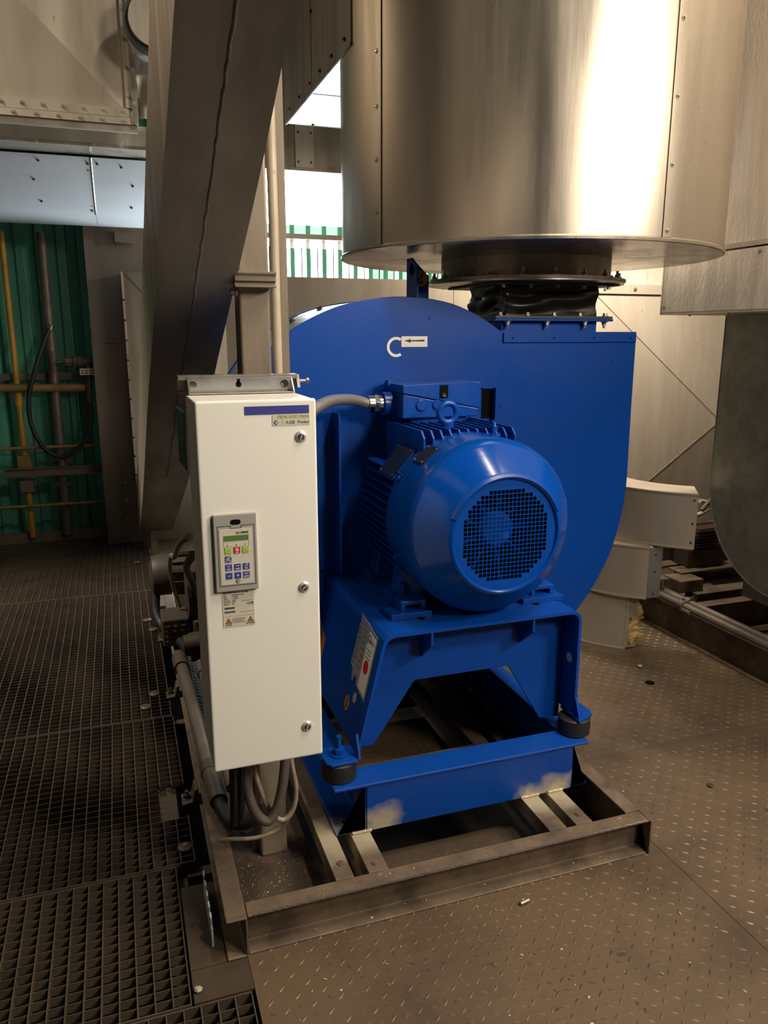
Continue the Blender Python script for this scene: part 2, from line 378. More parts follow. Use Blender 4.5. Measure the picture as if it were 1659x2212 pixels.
# --- welded bar grating panels, each with its bearing bars, cross bars and end bands
def grating(x0, x1, y0, y1, cut=None):
    b = MB(); t = 0.0016; n = round((x1-x0)/0.0415)
    inside = lambda x, y: cut and cut[0] < x < cut[1] and cut[2] < y < cut[3]
    for i in range(n+1):
        x = x0+(x1-x0)*i/n
        if cut and cut[0] < x < cut[1]:
            b.box(x-t, x+t, y0, cut[2], -0.034, 0); b.box(x-t, x+t, cut[3], y1, -0.034, 0)
        else: b.box(x-t, x+t, y0, y1, -0.034, 0)
    k = round((y1-y0)/0.0335)
    for j in range(1, k):
        y = y0+(y1-y0)*j/k
        xe = cut[0] if cut and cut[2] < y < cut[3] else x1
        b.box(x0, xe, y-0.001, y+0.001, -0.026, -0.002)
    for y in (y0, y1): b.box(x0, x1, y-0.0022, y+0.0022, -0.034, 0.0005)
    return part('grating_panel', b, 'grate', floor)
grating(-1.40, 0.205, 0.70, 1.622)
grating(-1.40, 0.060, 1.632, 2.160)
grating(-1.40, 0.120, 2.172, 3.160, cut=(0.03, 0.2, 2.42, 2.62))
grating(-1.40, 0.115, 3.172, 4.93)
grating(-1.40, 0.32, 4.942, 5.74)
grating(-1.40, 0.32, 5.752, 6.44)
for x in (0.062, -0.70, -1.37):
    part('support_beam', MB().box(x-0.03, x+0.03, 0.6, 6.4, -0.16, -0.036), 'grate', floor)
for y in (1.627, 2.166, 3.166, 4.936):
    part('support_beam', MB().box(-1.4, 0.2, y-0.02, y+0.02, -0.10, -0.036), 'grate', floor)

# --- shell of the hall
wb = part('wall_back', MB().box(-3.2, 5.6, 6.66, 6.75, -0.3, 6.2), 'rust_wall', kind='structure')
part('wall_left', MB().box(-3.3, -3.2, -4.0, 6.75, -0.3, 6.2), 'rust_wall', kind='structure')
part('wall_right', MB().box(5.6, 5.7, -4.0, 6.75, -0.3, 6.2), 'rust_wall', kind='structure')
part('wall_front', MB().box(-3.3, 5.7, -4.1, -4.0, -0.3, 6.2), 'rust_wall', kind='structure')
part('ceiling', MB().box(-3.3, 5.7, -4.1, 6.75, 6.2, 6.3), 'rust_wall', kind='structure')
def corrugated(x0, x1, z0, z1, m='green', name='corrugated_sheet', parent=None, pitch=0.145, y=6.60):
    """trapezoidal wall sheet: valleys at y+0.035, crowns at y"""
    pts = []; x = x0
    while x < x1-0.001:
        for dx, d in ((0, .035), (.055, .035), (.072, 0), (.128, 0)):
            if x+dx <= x1: pts.append((x+dx, y+d))
        x += pitch
    pts.append((x1, y+.035))
    poly = pts+[(px, py+0.0012) for px, py in reversed(pts)]
    return part(name, MB().prism(poly, 'z', z0, z1), m, parent or wb)
x = -3.19
while x < 5.5:
    x1 = x+0.87
    if x1 <= 1.17 or x > 3.2: corrugated(x, min(x1, 5.58), 0.0, 6.1)
    else:
        corrugated(x, x1, 0.0, 2.06); corrugated(x, x1, 2.93, 6.1)
    x = x1
# window band of translucent sheets lit by daylight
x0w, x1w = 1.165, 3.77
win = part('window_1', MB().box(x0w, x1w, 6.575, 6.60, 2.372, 2.412), 'clad_pale', kind='structure')
part('frame', MB().box(x0w, x1w, 6.57, 6.61, 2.91, 2.935), 'clad_pale', win)
part('frame', MB().box(x0w, x1w, 6.57, 6.61, 2.045, 2.062), 'clad_pale', win)
n = 3
for i in range(n):
    a = x0w+(x1w-x0w)*i/n; b = x0w+(x1w-x0w)*(i+1)/n
    part('pane', MB().box(a+.004, b-.004, 6.62, 6.63, 2.485, 2.91), 'daylit', win)
px = x0w; k = 0
while px < x1w-0.13:
    far = px > 2.12
    part('translucent_strip', MB().box(px+.034, px+.092, 6.615, 6.63, 2.06, 2.372), 'daylit_green' if far else 'daylit', win)
    part('translucent_strip', MB().box(px+.100, px+.137, 6.615, 6.63, 2.06, 2.372), 'daylit_green' if far and k % 2 else 'daylit', win)
    part('sheet_rib', MB().prism([(px-.003, 6.63), (px-.002, 6.60), (px+.034, 6.60), (px+.035, 6.63)], 'z', 2.06, 2.30 if not far else 2.372), 'rib_green', win)
    part('sheet_rib', MB().box(px+.092, px+.100, 6.605, 6.63, 2.06, 2.31), 'grey_pipe', win)
    part('translucent_strip', MB().box(px+.036, px+.137, 6.615, 6.63, 2.412, 2.485), 'daylit_green', win)
    part('sheet_rib', MB().box(px-.002, px+.034, 6.60, 6.63, 2.412, 2.485), 'rib_green', win)
    px += 0.137; k += 1
part('trim_1', MB().box(-3.19, -0.16, 6.44, 6.52, -0.005, 0.075), 'brown_sheet', kind='structure')

# ================================================================== FAN SKID
sk = T('steel_skid', 'low dirty brown steel channel frame under the blue fan and white cabinet', 'frame', (0.82, 2.9, 0))
def chan_y(x, side, y0, y1, z, h, wd, t=0.006):
    poly = [(x+side*u, z+v) for u, v in channel(wd, h, t)]
    return MB().prism(poly, 'y', y0, y1)
def chan_x(y, side, x0, x1, z, h, wd, t=0.006):
    poly = [(y+side*u, z+v) for u, v in channel(wd, h, t)]
    return MB().prism(poly, 'x', x0, x1)
ZS = 0.120
part('side_channel', chan_y(0.218, -1, 1.735, 4.5, 0, ZS, 0.055), 'skid', sk, 0.003)
part('side_channel', chan_y(1.428, 1, 1.8005, 4.5, 0, ZS, 0.052), 'skid', sk, 0.003)
part('front_channel', chan_x(1.795, -1, 0.2195, 1.474, 0, ZS, 0.055), 'skid', sk, 0.003)
part('end_plate', MB().box(1.475, 1.481, 1.735, 1.80, 0.0, ZS), 'skid', sk)
part('rear_channel', chan_x(4.44, 1, 0.22, 1.427, 0, ZS, 0.055), 'skid', sk, 0.003)
for a, b in ((0.474, 0.527), (0.570, 0.630), (1.152, 1.212), (1.246, 1.304)):
    part('mounting_strip', MB().box(a, b, 1.797, 4.43, ZS-0.055, ZS-0.0005), 'strip', sk, 0.002)
part('cross_channel', chan_x(2.34, -1, 0.631, 1.151, 0, ZS-0.001, 0.10), 'skid', sk, 0.003)
part('cross_channel', chan_x(3.00, -1, 0.631, 1.151, 0, ZS-0.001, 0.10), 'skid', sk, 0.003)
for y in (4.05, 3.35, 2.50):                       # lifting lugs on the left side
    part('lifting_lug', MB().prism([(0.163, 0.002), (0.105, 0.002), (0.105, 0.012), (0.140, 0.016), (0.150, 0.06), (0.163, 0.065)], 'y', y-0.035, y+0.035), 'grate', sk, 0.004)
    bolt(sk, (0.124, y, 0.0125), (0, 0, 1), 0.012, 0.014, 'grate', shank=0.012)
for x, y in ((0.505, 1.86), (1.28, 1.84), (0.60, 1.83)): bolt(sk, (x, y, ZS), (0, 0, 1), 0.007, 0.002, 'skid', 'rivet')
wd = MB()
for i in range(70):
    xx = 0.24+i*0.0176; wd.obox((xx, 1.742, ZS+0.0003), (0.008, 0.002*random.uniform(-1, 1), 0), (0, 0.0015+0.002*random.random(), 0), (0, 0, 0.0008))
part('weld_bead', wd, 'steel', sk, kind='stuff')

# ================================================================== BLUE BASE FRAME
bf = T('fan_base_frame', 'blue painted channel base frame with bare cream patches under the motor stand', 'frame', (0.98, 2.6, ZS))
ZB, HB = ZS, 0.160
part('side_channel', chan_y(0.622, -1, 1.98, 3.45, ZB, HB, 0.097, 0.008), 'blue_base', bf, 0.004)
part('side_channel', chan_y(1.338, 1, 1.98, 3.45, ZB, HB, 0.062, 0.008), 'blue_base', bf, 0.004)
part('front_web', MB().box(0.623, 1.337, 1.977, 1.985, ZB, ZB+HB), 'blue_base', bf)
part('front_flange', MB().box(0.520, 1.395, 1.972, 2.075, ZB+HB-0.008, ZB+HB+0.001), 'blue_base', bf, 0.003)
part('rear_web', MB().box(0.623, 1.337, 3.40, 3.408, ZB, ZB+HB), 'blue_base', bf)
for x, y in ((0.565, 2.03), (0.565, 2.6), (1.375, 2.03)):
    part('bolt_hole', MB().cyl((x, y, ZB+0.0082), (x, y, ZB+0.0088), 0.008, n=14), 'black', bf)
wb_ = MB()
for x in [0.575+0.006*i for i in range(10)]+[1.15+0.006*i for i in range(11)]+[1.25+0.006*i for i in range(9)]:
    wb_.cyl((x, 1.974, ZB+0.002), (x+0.006, 1.974+random.uniform(-.002, .002), ZB+0.003), 0.0055, n=6)
part('weld_bead', wb_, 'strip', bf, kind='stuff')

# rubber mounts, each its own thing
def mount(x, y, label):
    r = T('rubber_mount', label, 'mount', (x, y, ZB+HB+0.001), 'rubber mounts under the motor stand')
    z = ZB+HB+0.001
    part('rubber_pad', MB().lathe([(0, 0), (.047, 0), (.0535, .004), (.0545, .03), (.0535, .056), (.048, .060), (0, .060)], (x, y, z), n=40), 'rubber_matt', r)
    part('stud', MB().cyl((x, y, z+.072), (x, y, z+.135), 0.0085, n=12), 'blue_cast', r)
    part('washer', MB().cyl((x, y, z+.0725), (x, y, z+.077), 0.026, n=24), 'blue_cast', r)
    part('nut', MB().cyl((x, y, z+.077), (x, y, z+.096), 0.018, n=6, smooth=False), 'blue_cast', r, 0.001)
mount(0.555, 2.045, 'black round rubber mount at the front left corner, beside the white cabinet')
mount(1.385, 2.050, 'black round rubber mount at the front right corner of the motor stand')

# ================================================================== MOTOR STAND
st = T('motor_stand', 'blue bent plate stand carrying the motor, cut out in front like a wide arch', 'stand', (1.03, 2.4, 0.30))
ZT = 0.725
YF, YH = 2.03, 2.685
t = 0.010
def bent(x_off):
    return [(0.607, 0.352), (0.690, 0.690), (0.697, 0.708), (0.711, 0.720), (0.730, ZT), (1.345, ZT), (1.362, 0.720), (1.374, 0.708), (1.379, 0.690), (1.379, 0.352)]
outer = bent(0)
inner = [(0.617, 0.352), (0.700, 0.688), (0.706, 0.701), (0.716, 0.711), (0.732, ZT-t), (1.343, ZT-t), (1.356, 0.711), (1.365, 0.702), (1.369, 0.688), (1.369, 0.352)]
shellp = MB()
npt = len(outer)
for i in range(npt-1):
    q = [outer[i], outer[i+1], inner[i+1], inner[i]]
    # side plates run back at full height; front edge slopes at the foot
    shellp.prism(q, 'y', YF, YH, smooth=False)
part('bent_plate', shellp, 'blue', st)
web = [(0.640, 0.322), (0.690, 0.319), (0.826, 0.519), (0.832, 0.523), (1.158, 0.523), (1.166, 0.519), (1.293, 0.310), (1.368, 0.306), (1.368, 0.714), (0.722, 0.714), (0.702, 0.690), (0.632, 0.40)]
part('front_web', MB().prism(web, 'y', 2.12, 2.128), 'blue', st, 0.002)
web2 = [(0.70, 0.40), (0.80, 0.45), (1.18, 0.45), (1.29, 0.40), (1.368, 0.40), (1.368, 0.714), (0.722, 0.714), (0.702, 0.690)]
part('rear_web', MB().prism(web2, 'y', 2.60, 2.608), 'blue', st)
for x in (0.852, 1.203):
    part('gusset', MB().prism([(2.032, ZT-t), (2.032, 0.672), (2.1195, 0.602), (2.1195, ZT-t)], 'x', x-0.004, x+0.004), 'blue', st, 0.001)
# feet
part('foot_plate', MB().prism([(0.60, 1.996), (0.622, 2.10), (0.50, 2.10), (0.507, 2.01), (0.52, 1.996)], 'z', 0.342, 0.352), 'blue', st, 0.003)
part('foot_plate', MB().prism([(1.366, 1.99), (1.435, 2.02), (1.445, 2.05), (1.44, 2.11), (1.366, 2.11)], 'z', 0.342, 0.352), 'blue', st, 0.003)
for x in (0.608, 1.374): part('foot_leg', MB().prism([(2.03, 0.352), (2.0, 0.352), (2.03, 0.42)], 'x', x-0.003, x+0.004), 'blue', st)
part('bright_hole', MB().cyl((1.3688, 2.075, 0.545), (1.3668, 2.075, 0.545), 0.017, n=24), 'lock', st)
# labels on the left cheek (the cheek leans out by 0.2 per metre)
def cheek(z): return 0.690-(0.690-z)*(0.690-0.607)/(0.690-0.352)-0.0012
def cheek_plate(name, pts, m, parent=None, d=0.0, **k):
    b = MB(); n = len(pts)
    b.add([(cheek(z)-d, y, z) for y, z in pts]+[(cheek(z)+0.001-d, y, z) for y, z in pts],
          [tuple(range(n)), tuple(range(2*n-1, n-1, -1))]+[(i, n+i, n+(i+1) % n, (i+1) % n) for i in range(n)])
    return part(name, b, m, parent or st, **k)
rl = cheek_plate('rating_label', [(2.245, 0.72), (2.075, 0.70), (2.070, 0.50), (2.165, 0.515), (2.172, 0.535), (2.200, 0.535), (2.200, 0.515), (2.215, 0.515), (2.222, 0.545), (2.250, 0.555)], 'label_grey', label='silver rating label with a red dot and logo')
cheek_plate('label_field', [(2.150, 0.695), (2.083, 0.689), (2.079, 0.513), (2.147, 0.520)], 'sign_white', rl, 0.0008)
circ = lambda cy, cz, r, n=24, k=1.0: [(cy+r*math.cos(2*math.pi*i/n), cz+k*r*math.sin(2*math.pi*i/n)) for i in range(n)]
cheek_plate('red_dot', circ(2.115, 0.593, 0.021), 'key_red', rl, 0.0016)
for i in range(9): cheek_plate('print_line', [(2.24, 0.70-i*0.0165), (2.225-0.01*(i % 2), 0.699-i*0.0165), (2.225-0.01*(i % 2), 0.694-i*0.0165), (2.24, 0.695-i*0.0165)], 'ink_faint', rl, 0.0014)
for i in range(7): cheek_plate('print_line', [(2.19, 0.69-i*0.02), (2.165, 0.689-i*0.02), (2.165, 0.685-i*0.02), (2.19, 0.686-i*0.02)], 'ink_faint', rl, 0.0014)
for i in range(3): cheek_plate('print_line', [(2.14, 0.646-i*0.012), (2.10, 0.645-i*0.012), (2.10, 0.642-i*0.012), (2.14, 0.643-i*0.012)], 'ink_faint', rl, 0.0014)
tx = text('lettering', 'REITZ', 0.018, (cheek(0.668)-0.004, 2.131, 0.668), 'ink', rl, 'left')
part('logo_arc', MB().add(*(lambda a: ([(cheek(z)-0.002, y, z) for y, z in a], [(i, i+1, 13+i+1, 13+i) for i in range(12)]))(
    [(2.134+r*math.cos(t), 0.674+r*1.2*math.sin(t)) for r in (0.0105, 0.0135) for t in [R(60)-R(25)*0+R(-130)+R(20)*0+R(22*i) for i in range(13)]])), 'ink', rl)
ot = cheek_plate('warning_label', [(2.72-0.05, 0.56), (2.55, 0.52), (2.545, 0.44), (2.565, 0.43), (2.58, 0.405), (2.665, 0.43)], 'orange', label='orange warning label near the fan casing')
cheek_plate('bright_hole', circ(2.150, 0.478, 0.015, k=1.1), 'lock', st)
hs = cheek_plate('hook_sticker', circ(2.205, 0.437, 0.021, k=1.15), 'orange', label='round yellow sticker with a hook sign')
for dy, dz, r in ((0.0, 0.012, 0.004), (0.001, 0.003, 0.003), (-0.002, -0.006, 0.004), (0.002, -0.014, 0.003)):
    cheek_plate('hook_mark', circ(2.205+dy, 0.437+dz, r, 8, 1.6), 'ink', hs, 0.0008)

# ================================================================== MOTOR
MX, MZ = 1.06, 1.018
mo = T('electric_motor', 'blue finned electric motor with a domed fan cowl and square mesh grille', 'motor', (MX, 2.35, ZT))
def ang(a, r, y): return (MX+r*math.cos(a), y, MZ+r*math.sin(a))
part('motor_body', MB().lathe([(0.0, 2.18), (.222, 2.18), (.222, 2.62), (.16, 2.655), (.10, 2.67), (.10, 2.684), (0, 2.684)], (MX, 0, MZ), 'y', 72), 'blue_cast', mo)
# side fins (horizontal blades) and top fins (vertical blades)
for s in (-1, 1):
    for i in range(13):
        z = MZ-0.165+i*0.0262
        xi = math.sqrt(max(0.222**2-(z-MZ)**2, 0.0004))-0.01
        part('fin', MB().box(MX+s*xi, MX+s*(0.268-0.035*abs(z-MZ)/0.16), 2.225, 2.60, z-0.003, z+0.003), 'blue_cast', mo)
for i in range(11):
    x = MX-0.16+i*0.032
    zi = math.sqrt(0.222**2-(x-MX)**2)-0.01
    part('fin', MB().prism([(2.235, MZ+zi), (2.60, MZ+zi), (2.60, MZ+0.285), (2.26, MZ+0.285), (2.235, MZ+0.262)], 'x', x-0.003, x+0.003), 'blue_cast', mo)
# fan cowl
part('fan_cowl', MB().lathe([(.268, 2.275), (.276, 2.270), (.277, 2.12), (.276, 2.088), (.270, 2.070), (.258, 2.057), (.186, 1.976), (.180, 1.970), (.175, 1.969), (.171, 1.972), (.170, 1.979),
                             (.166, 1.979), (.166, 1.983), (.172, 1.990), (.250, 2.075), (.268, 2.10), (.270, 2.27)], (MX, 0, MZ), 'y', 96, close=True), 'blue_gloss', mo)
part('drip_lip', MB().lathe([(.170, 1.973), (.178, 1.966), (.186, 1.972), (.190, 1.979)], (MX, 0, MZ), 'y', 72, R(20), R(160)), 'blue_cast', mo)
g = MB(); p = 0.0132; RH = 0.1442; bw = 0.0011; yg, yt = 1.977, 1.9785
for i in range(-12, 13):
    for j in range(-12, 13):
        cx, cz = MX+i*p, MZ+j*p; d = math.hypot(i*p, j*p)
        if d < RH:
            g.box(cx-p/2, cx-p/2+bw, yg, yt, cz-p/2, cz+p/2); g.box(cx+p/2-bw, cx+p/2, yg, yt, cz-p/2, cz+p/2)
            g.box(cx-p/2+bw, cx+p/2-bw, yg, yt, cz-p/2, cz-p/2+bw); g.box(cx-p/2+bw, cx+p/2-bw, yg, yt, cz+p/2-bw, cz+p/2)
        elif d < RH+1.4*p: g.box(cx-p/2, cx+p/2, yg, yt, cz-p/2, cz+p/2)
g.lathe([(.1570, 1.9772), (.1712, 1.9772), (.1712, 1.9788), (.1570, 1.9788)], (MX, 0, MZ), 'y', 72, close=True)
g.cyl((MX, 1.9765, MZ), (MX, 1.978, MZ), 0.011, n=16)
part('grille', g, 'blue', mo)
fan = part('cooling_fan', MB().lathe([(0, 2.03), (.045, 2.03), (.06, 2.045), (.06, 2.12), (0, 2.12)], (MX, 0, MZ), 'y', 32), 'blue_cast', mo)
for i in range(9):
    a = 2*math.pi*i/9
    part('blade', MB().obox((MX+0.125*math.cos(a), 2.085, MZ+0.125*math.sin(a)), (0.068*math.cos(a), 0, 0.068*math.sin(a)), (0, 0.03, 0), (-0.002*math.sin(a), 0, 0.002*math.cos(a))), 'blue_cast', fan)
part('back_plate', MB().lathe([(0.06, 2.14), (.262, 2.14), (.262, 2.15), (0.06, 2.15)], (MX, 0, MZ), 'y', 48, close=True), 'black', mo)
for a in (60, 150, 205, 330): 
    p0 = Vector(ang(R(a), .277, 2.245)); bolt(mo, p0, (math.cos(R(a)), 0, math.sin(R(a))), 0.007, 0.006, 'blue_cast')
# feet and shims
for x0, x1, xc in ((0.758, 0.895, 0.805), (1.222, 1.372, 1.330)):
    part('shim_plate', MB().box(x0, x1, 2.14, 2.22, ZT+0.0005, ZT+0.018), 'blue', mo, 0.001)
    a0 = xc-0.006 if xc < 1 else xc-0.064
    b = MB().prism([(a0, ZT+.0185), (a0+.014, ZT+.0185), (a0+.014, ZT+.036), (a0+.070, ZT+.036), (a0+.070, ZT+.0185), (a0+.084, ZT+.0185), (a0+.084, ZT+.050), (a0, ZT+.050)], 'y', 2.165, 2.235)
    part('foot', b, 'blue_cast', mo, 0.002)
    s = -1 if xc < 1 else 1
    f2 = MB()
    f2.prism([(MX+s*0.262, ZT+0.018), (MX+s*0.150, ZT+0.018), (MX+s*0.120, ZT+0.13), (MX+s*0.215, ZT+0.16), (MX+s*0.235, ZT+0.05), (MX+s*0.262, ZT+0.045)], 'y', 2.27, 2.34)
    part('foot', f2, 'blue_cast', mo, 0.003); f2 = MB()
    f2.prism([(MX+s*0.262, ZT+0.018), (MX+s*0.150, ZT+0.018), (MX+s*0.120, ZT+0.13), (MX+s*0.215, ZT+0.16), (MX+s*0.235, ZT+0.05), (MX+s*0.262, ZT+0.045)], 'y', 2.50, 2.57)
    part('foot', f2, 'blue_cast', mo, 0.003)
    part('shim_plate', MB().box(MX+s*0.14, MX+s*0.28, 2.25, 2.60, ZT+0.0005, ZT+0.018), 'blue', mo, 0.001)
    bolt(mo, (MX+s*0.222, 2.255, ZT+0.036), (0, 0, 1), 0.015, 0.018, 'blue_cast', shank=0.02)
    part('slot', MB().cyl((MX+s*0.205, 2.132, ZT+0.0004), (MX+s*0.205, 2.132, ZT+0.0008), 0.012, n=16), 'black', mo)
# terminal box
tb = part('terminal_box', MB().prism([(0.917, 1.318), (1.200, 1.318), (1.205, 1.346), (0.917, 1.402)], 'y', 2.48, 2.67), 'blue_cast', mo, 0.004)
part('box_lid', MB().prism([(0.915, 1.404), (1.207, 1.347), (1.207, 1.438), (1.165, 1.440), (1.165, 1.440), (0.915, 1.432)], 'y', 2.474, 2.675), 'blue_cast', tb, 0.003)
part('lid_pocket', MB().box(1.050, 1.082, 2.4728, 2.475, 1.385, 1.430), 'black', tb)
bolt(tb, (1.066, 2.4735, 1.392), (0, -0.3, 1), 0.006, 0.006, 'steel')
for x, r, m_ in ((0.985, 0.021, 'blue_cast'), (1.045, 0.019, 'blue_cast')):
    part('knockout_plug', MB().lathe([(0, -.004), (r*.8, -.004), (r, 0), (r, .004)], (x, 2.478, 1.362), 'y', 24), m_, tb)
part('box_neck', MB().box(0.955, 1.165, 2.50, 2.66, 1.265, 1.318), 'blue_cast', tb, 0.004)
part('gland_boss', MB().cyl((0.918, 2.585, 1.362), (0.878, 2.585, 1.362), 0.042, n=28), 'blue_cast', tb)
part('hinge_lug', MB().box(0.905, 0.918, 2.60, 2.63, 1.425, 1.442), 'blue_cast', tb)
# lifting eye, plates
part('eye_bolt', MB().cyl((1.02, 2.33, 1.290), (1.02, 2.33, 1.298), 0.030, n=24).cyl((1.02, 2.33, 1.298), (1.02, 2.33, 1.318), 0.020, n=20)
     .tube([(1.02+0.031*math.cos(2*math.pi*i/32), 2.33, 1.350+0.031*math.sin(2*math.pi*i/32)) for i in range(33)], 0.0105, 12, False), 'blue_cast', mo)
part('grease_nipple', MB().cyl((1.155, 2.26, 1.272), (1.155, 2.26, 1.286), 0.022, n=20).cyl((1.155, 2.26, 1.286), (1.155, 2.26, 1.308), 0.012, n=6, smooth=False).cyl((1.155, 2.26, 1.308), (1.155, 2.26, 1.322), 0.008, 0.004, n=12), 'blue_cast', mo)
def tangent_plate(name, a, r, y0, y1, half, m, parent):
    c = Vector(ang(a, r, (y0+y1)/2)); tn = Vector((-math.sin(a), 0, math.cos(a))); nr = Vector((math.cos(a), 0, math.sin(a)))
    return part(name, MB().obox(c, tn*half, (0, (y1-y0)/2, 0), nr*0.0012), m, parent)
for a, r, y0, y1, hf in ((R(128), .2785, 2.16, 2.235, 0.036), (R(140), .279, 2.29, 2.42, 0.055)):
    pl = tangent_plate('nameplate', a, r, y0, y1, hf, 'nameplate', mo)
    for du in (-1, 1):
        for yy in (y0+0.006, y1-0.006):
            c = Vector(ang(a, r+0.001, yy))+Vector((-math.sin(a), 0, math.cos(a)))*du*(hf-0.006)
            part('rivet', MB().cyl(c, c+Vector((math.cos(a), 0, math.sin(a)))*0.002, 0.0032, n=8), 'steel', pl)
a = R(140); part('plate_bracket', MB().obox(Vector(ang(a, .252, 2.355)), Vector((-math.sin(a), 0, math.cos(a)))*0.060, (0, 0.075, 0), Vector((math.cos(a), 0, math.sin(a)))*0.024), 'blue_cast', mo, 0.003)

# ================================================================== FAN CASING
fc = T('fan_casing', 'large bright blue scroll casing of the fan, flat front plate behind the motor', 'fan', (1.05, 2.95, 0.285))
CX, CZ = 1.05, 1.02
tab = [(61, .680), (78, .700), (91, .708), (105, .722), (114, .736), (132, .758), (155, .760), (180, .775), (225, .85), (270, .90), (300, .925), (323, .940), (339, .953), (360, .952)]
def rr(d):
    for (a, x), (b, y) in zip(tab, tab[1:]):
        if a <= d <= b: return x+(y-x)*(d-a)/(b-a)
out = []
for i in range(0, 101):
    d = 59.5+(360-59.5)*i/100 if i else 61
    d = 61+(360-61)*i/100
    out.append((CX+rr(d)*math.cos(R(d)), max(CZ+rr(d)*math.sin(R(d)), 0.292)))
out += [(1.998, 1.30), (1.997, 1.607), (1.398, 1.607)]
lip = [(CX+(x-CX)*1.006, CZ+(z-CZ)*1.006 if z > 0.3 else z) for x, z in out]
part('front_plate', MB().prism(lip, 'y', 2.692, 2.70), 'blue', fc, 0.002)
part('scroll_wrap', MB().prism(out, 'y', 2.7005, 3.149), 'silver', fc)
part('rear_plate', MB().prism(lip, 'y', 3.15, 3.158), 'blue', fc)
part('corner_flange', MB().box(1.400, 1.998, 2.684, 2.6915, 1.570, 1.607), 'blue', fc, 0.002)
screws(fc, [(1.44, 2.684, 1.588), (1.62, 2.684, 1.588), (1.80, 2.684, 1.588), (1.97, 2.684, 1.588)], '-y', 'blue', 0.004)
part('stiffener_bar', MB().box(0.722, 0.729, 2.60, 2.6915, 0.74, 1.33), 'blue', fc, 0.001)
part('stiffener_bar', MB().box(0.60, 0.722, 2.684, 2.6915, 0.74, 1.33), 'blue', fc, 0.001)
part('shaded_bracket_face', MB().box(1.318, 1.362, 2.690, 2.6915, 1.285, 1.398), 'black', fc)  # face of a small angle bracket, its shade painted in as black
part('bracket_flange', MB().prism([(1.362, 2.6915), (1.362, 2.662), (1.372, 2.662), (1.372, 2.6915)], 'z', 1.28, 1.402), 'blue', fc, 0.001)
part('bracket_flange', MB().box(1.316, 1.3615, 2.684, 2.6915, 1.3985, 1.402), 'blue', fc)
for x, y, z in ((0.70, 2.692, 0.98), (1.90, 2.692, 1.50), (1.40, 2.692, 1.33), (1.70, 2.692, 0.72), (1.10, 2.692, 1.66)):
    part('rivet', MB().cyl((x, 2.6915, z), (x, 2.689, z), 0.005, n=10), 'blue', fc)
collar = part('outlet_collar', MB().box(1.402, 1.825, 2.712, 3.12, 1.6075, 1.650), 'blue', fc, 0.002)
part('outlet_flange', MB().box(1.360, 1.880, 2.68, 3.155, 1.6505, 1.660), 'blue', fc, 0.002)
for i in range(3):
    x = 1.42+i*0.17; bolt(fc, (x+0.0, 2.695, 1.650), (0, 0, -1), 0.009, 0.010, 'steel', shank=0.012)
bolt(fc, (1.865, 2.72, 1.650), (0, 0, -1), 0.009, 0.010, 'steel', shank=0.012)
# screws on the wrap seam, upper left
for d in (133, 123, 114):
    a = R(d); p0 = Vector((CX+rr(d)*math.cos(a), 2.95, CZ+rr(d)*math.sin(a)))
    bolt(fc, p0, (math.cos(a), 0, math.sin(a)), 0.009, 0.010, 'ink')
# lifting bracket on the crown
zl = CZ+0.712
lb = part('lifting_bracket', MB().prism([(1.088, zl-0.02), (1.178, zl-0.02), (1.178, 1.822), (1.120, 1.876), (1.088, 1.884)], 'y', 2.900, 2.908), 'blue', fc, 0.001)
part('bracket_web', MB().prism([(2.80, zl-0.03), (2.8995, zl-0.03), (2.8995, 1.884), (2.86, 1.884), (2.80, 1.85)], 'x', 1.088, 1.096), 'blue', lb, 0.001)
part('lifting_hole', MB().cyl((1.0875, 2.852, 1.84), (1.0868, 2.852, 1.84), 0.022, n=24), 'black', lb)
part('hook_sticker', MB().cyl((1.142, 2.8995, 1.812), (1.142, 2.8985, 1.812), 0.030, n=28), 'orange', lb, label='round yellow sticker with a black lifting hook')
part('hook_mark', MB().tube([(1.150, 2.898, 1.834), (1.148, 2.898, 1.820), (1.138, 2.898, 1.812), (1.136, 2.898, 1.800), (1.146, 2.898, 1.795), (1.153, 2.898, 1.802)], 0.0032, 8, True, 4), 'ink', lb)
# arrow sign and white logo ring on the front plate
sg = part('arrow_sign', MB().box(0.988, 1.090, 2.690, 2.6915, 1.556, 1.594), 'sign_white', fc, label='small white sign with a black arrow pointing left')
part('arrow_mark', MB().prism([(1.000, 1.578), (1.024, 1.585), (1.024, 1.580), (1.078, 1.582), (1.078, 1.575), (1.024, 1.576), (1.024, 1.571)], 'y', 2.6892, 2.6898), 'ink', sg)
part('logo_ring', MB().lathe([(.026, 2.690), (.036, 2.690), (.036, 2.6912), (.026, 2.6912)], (0.968, 0, 1.556), 'y', 40, R(55), R(305), close=True), 'sign_white', fc, label='white open ring of a printed logo')

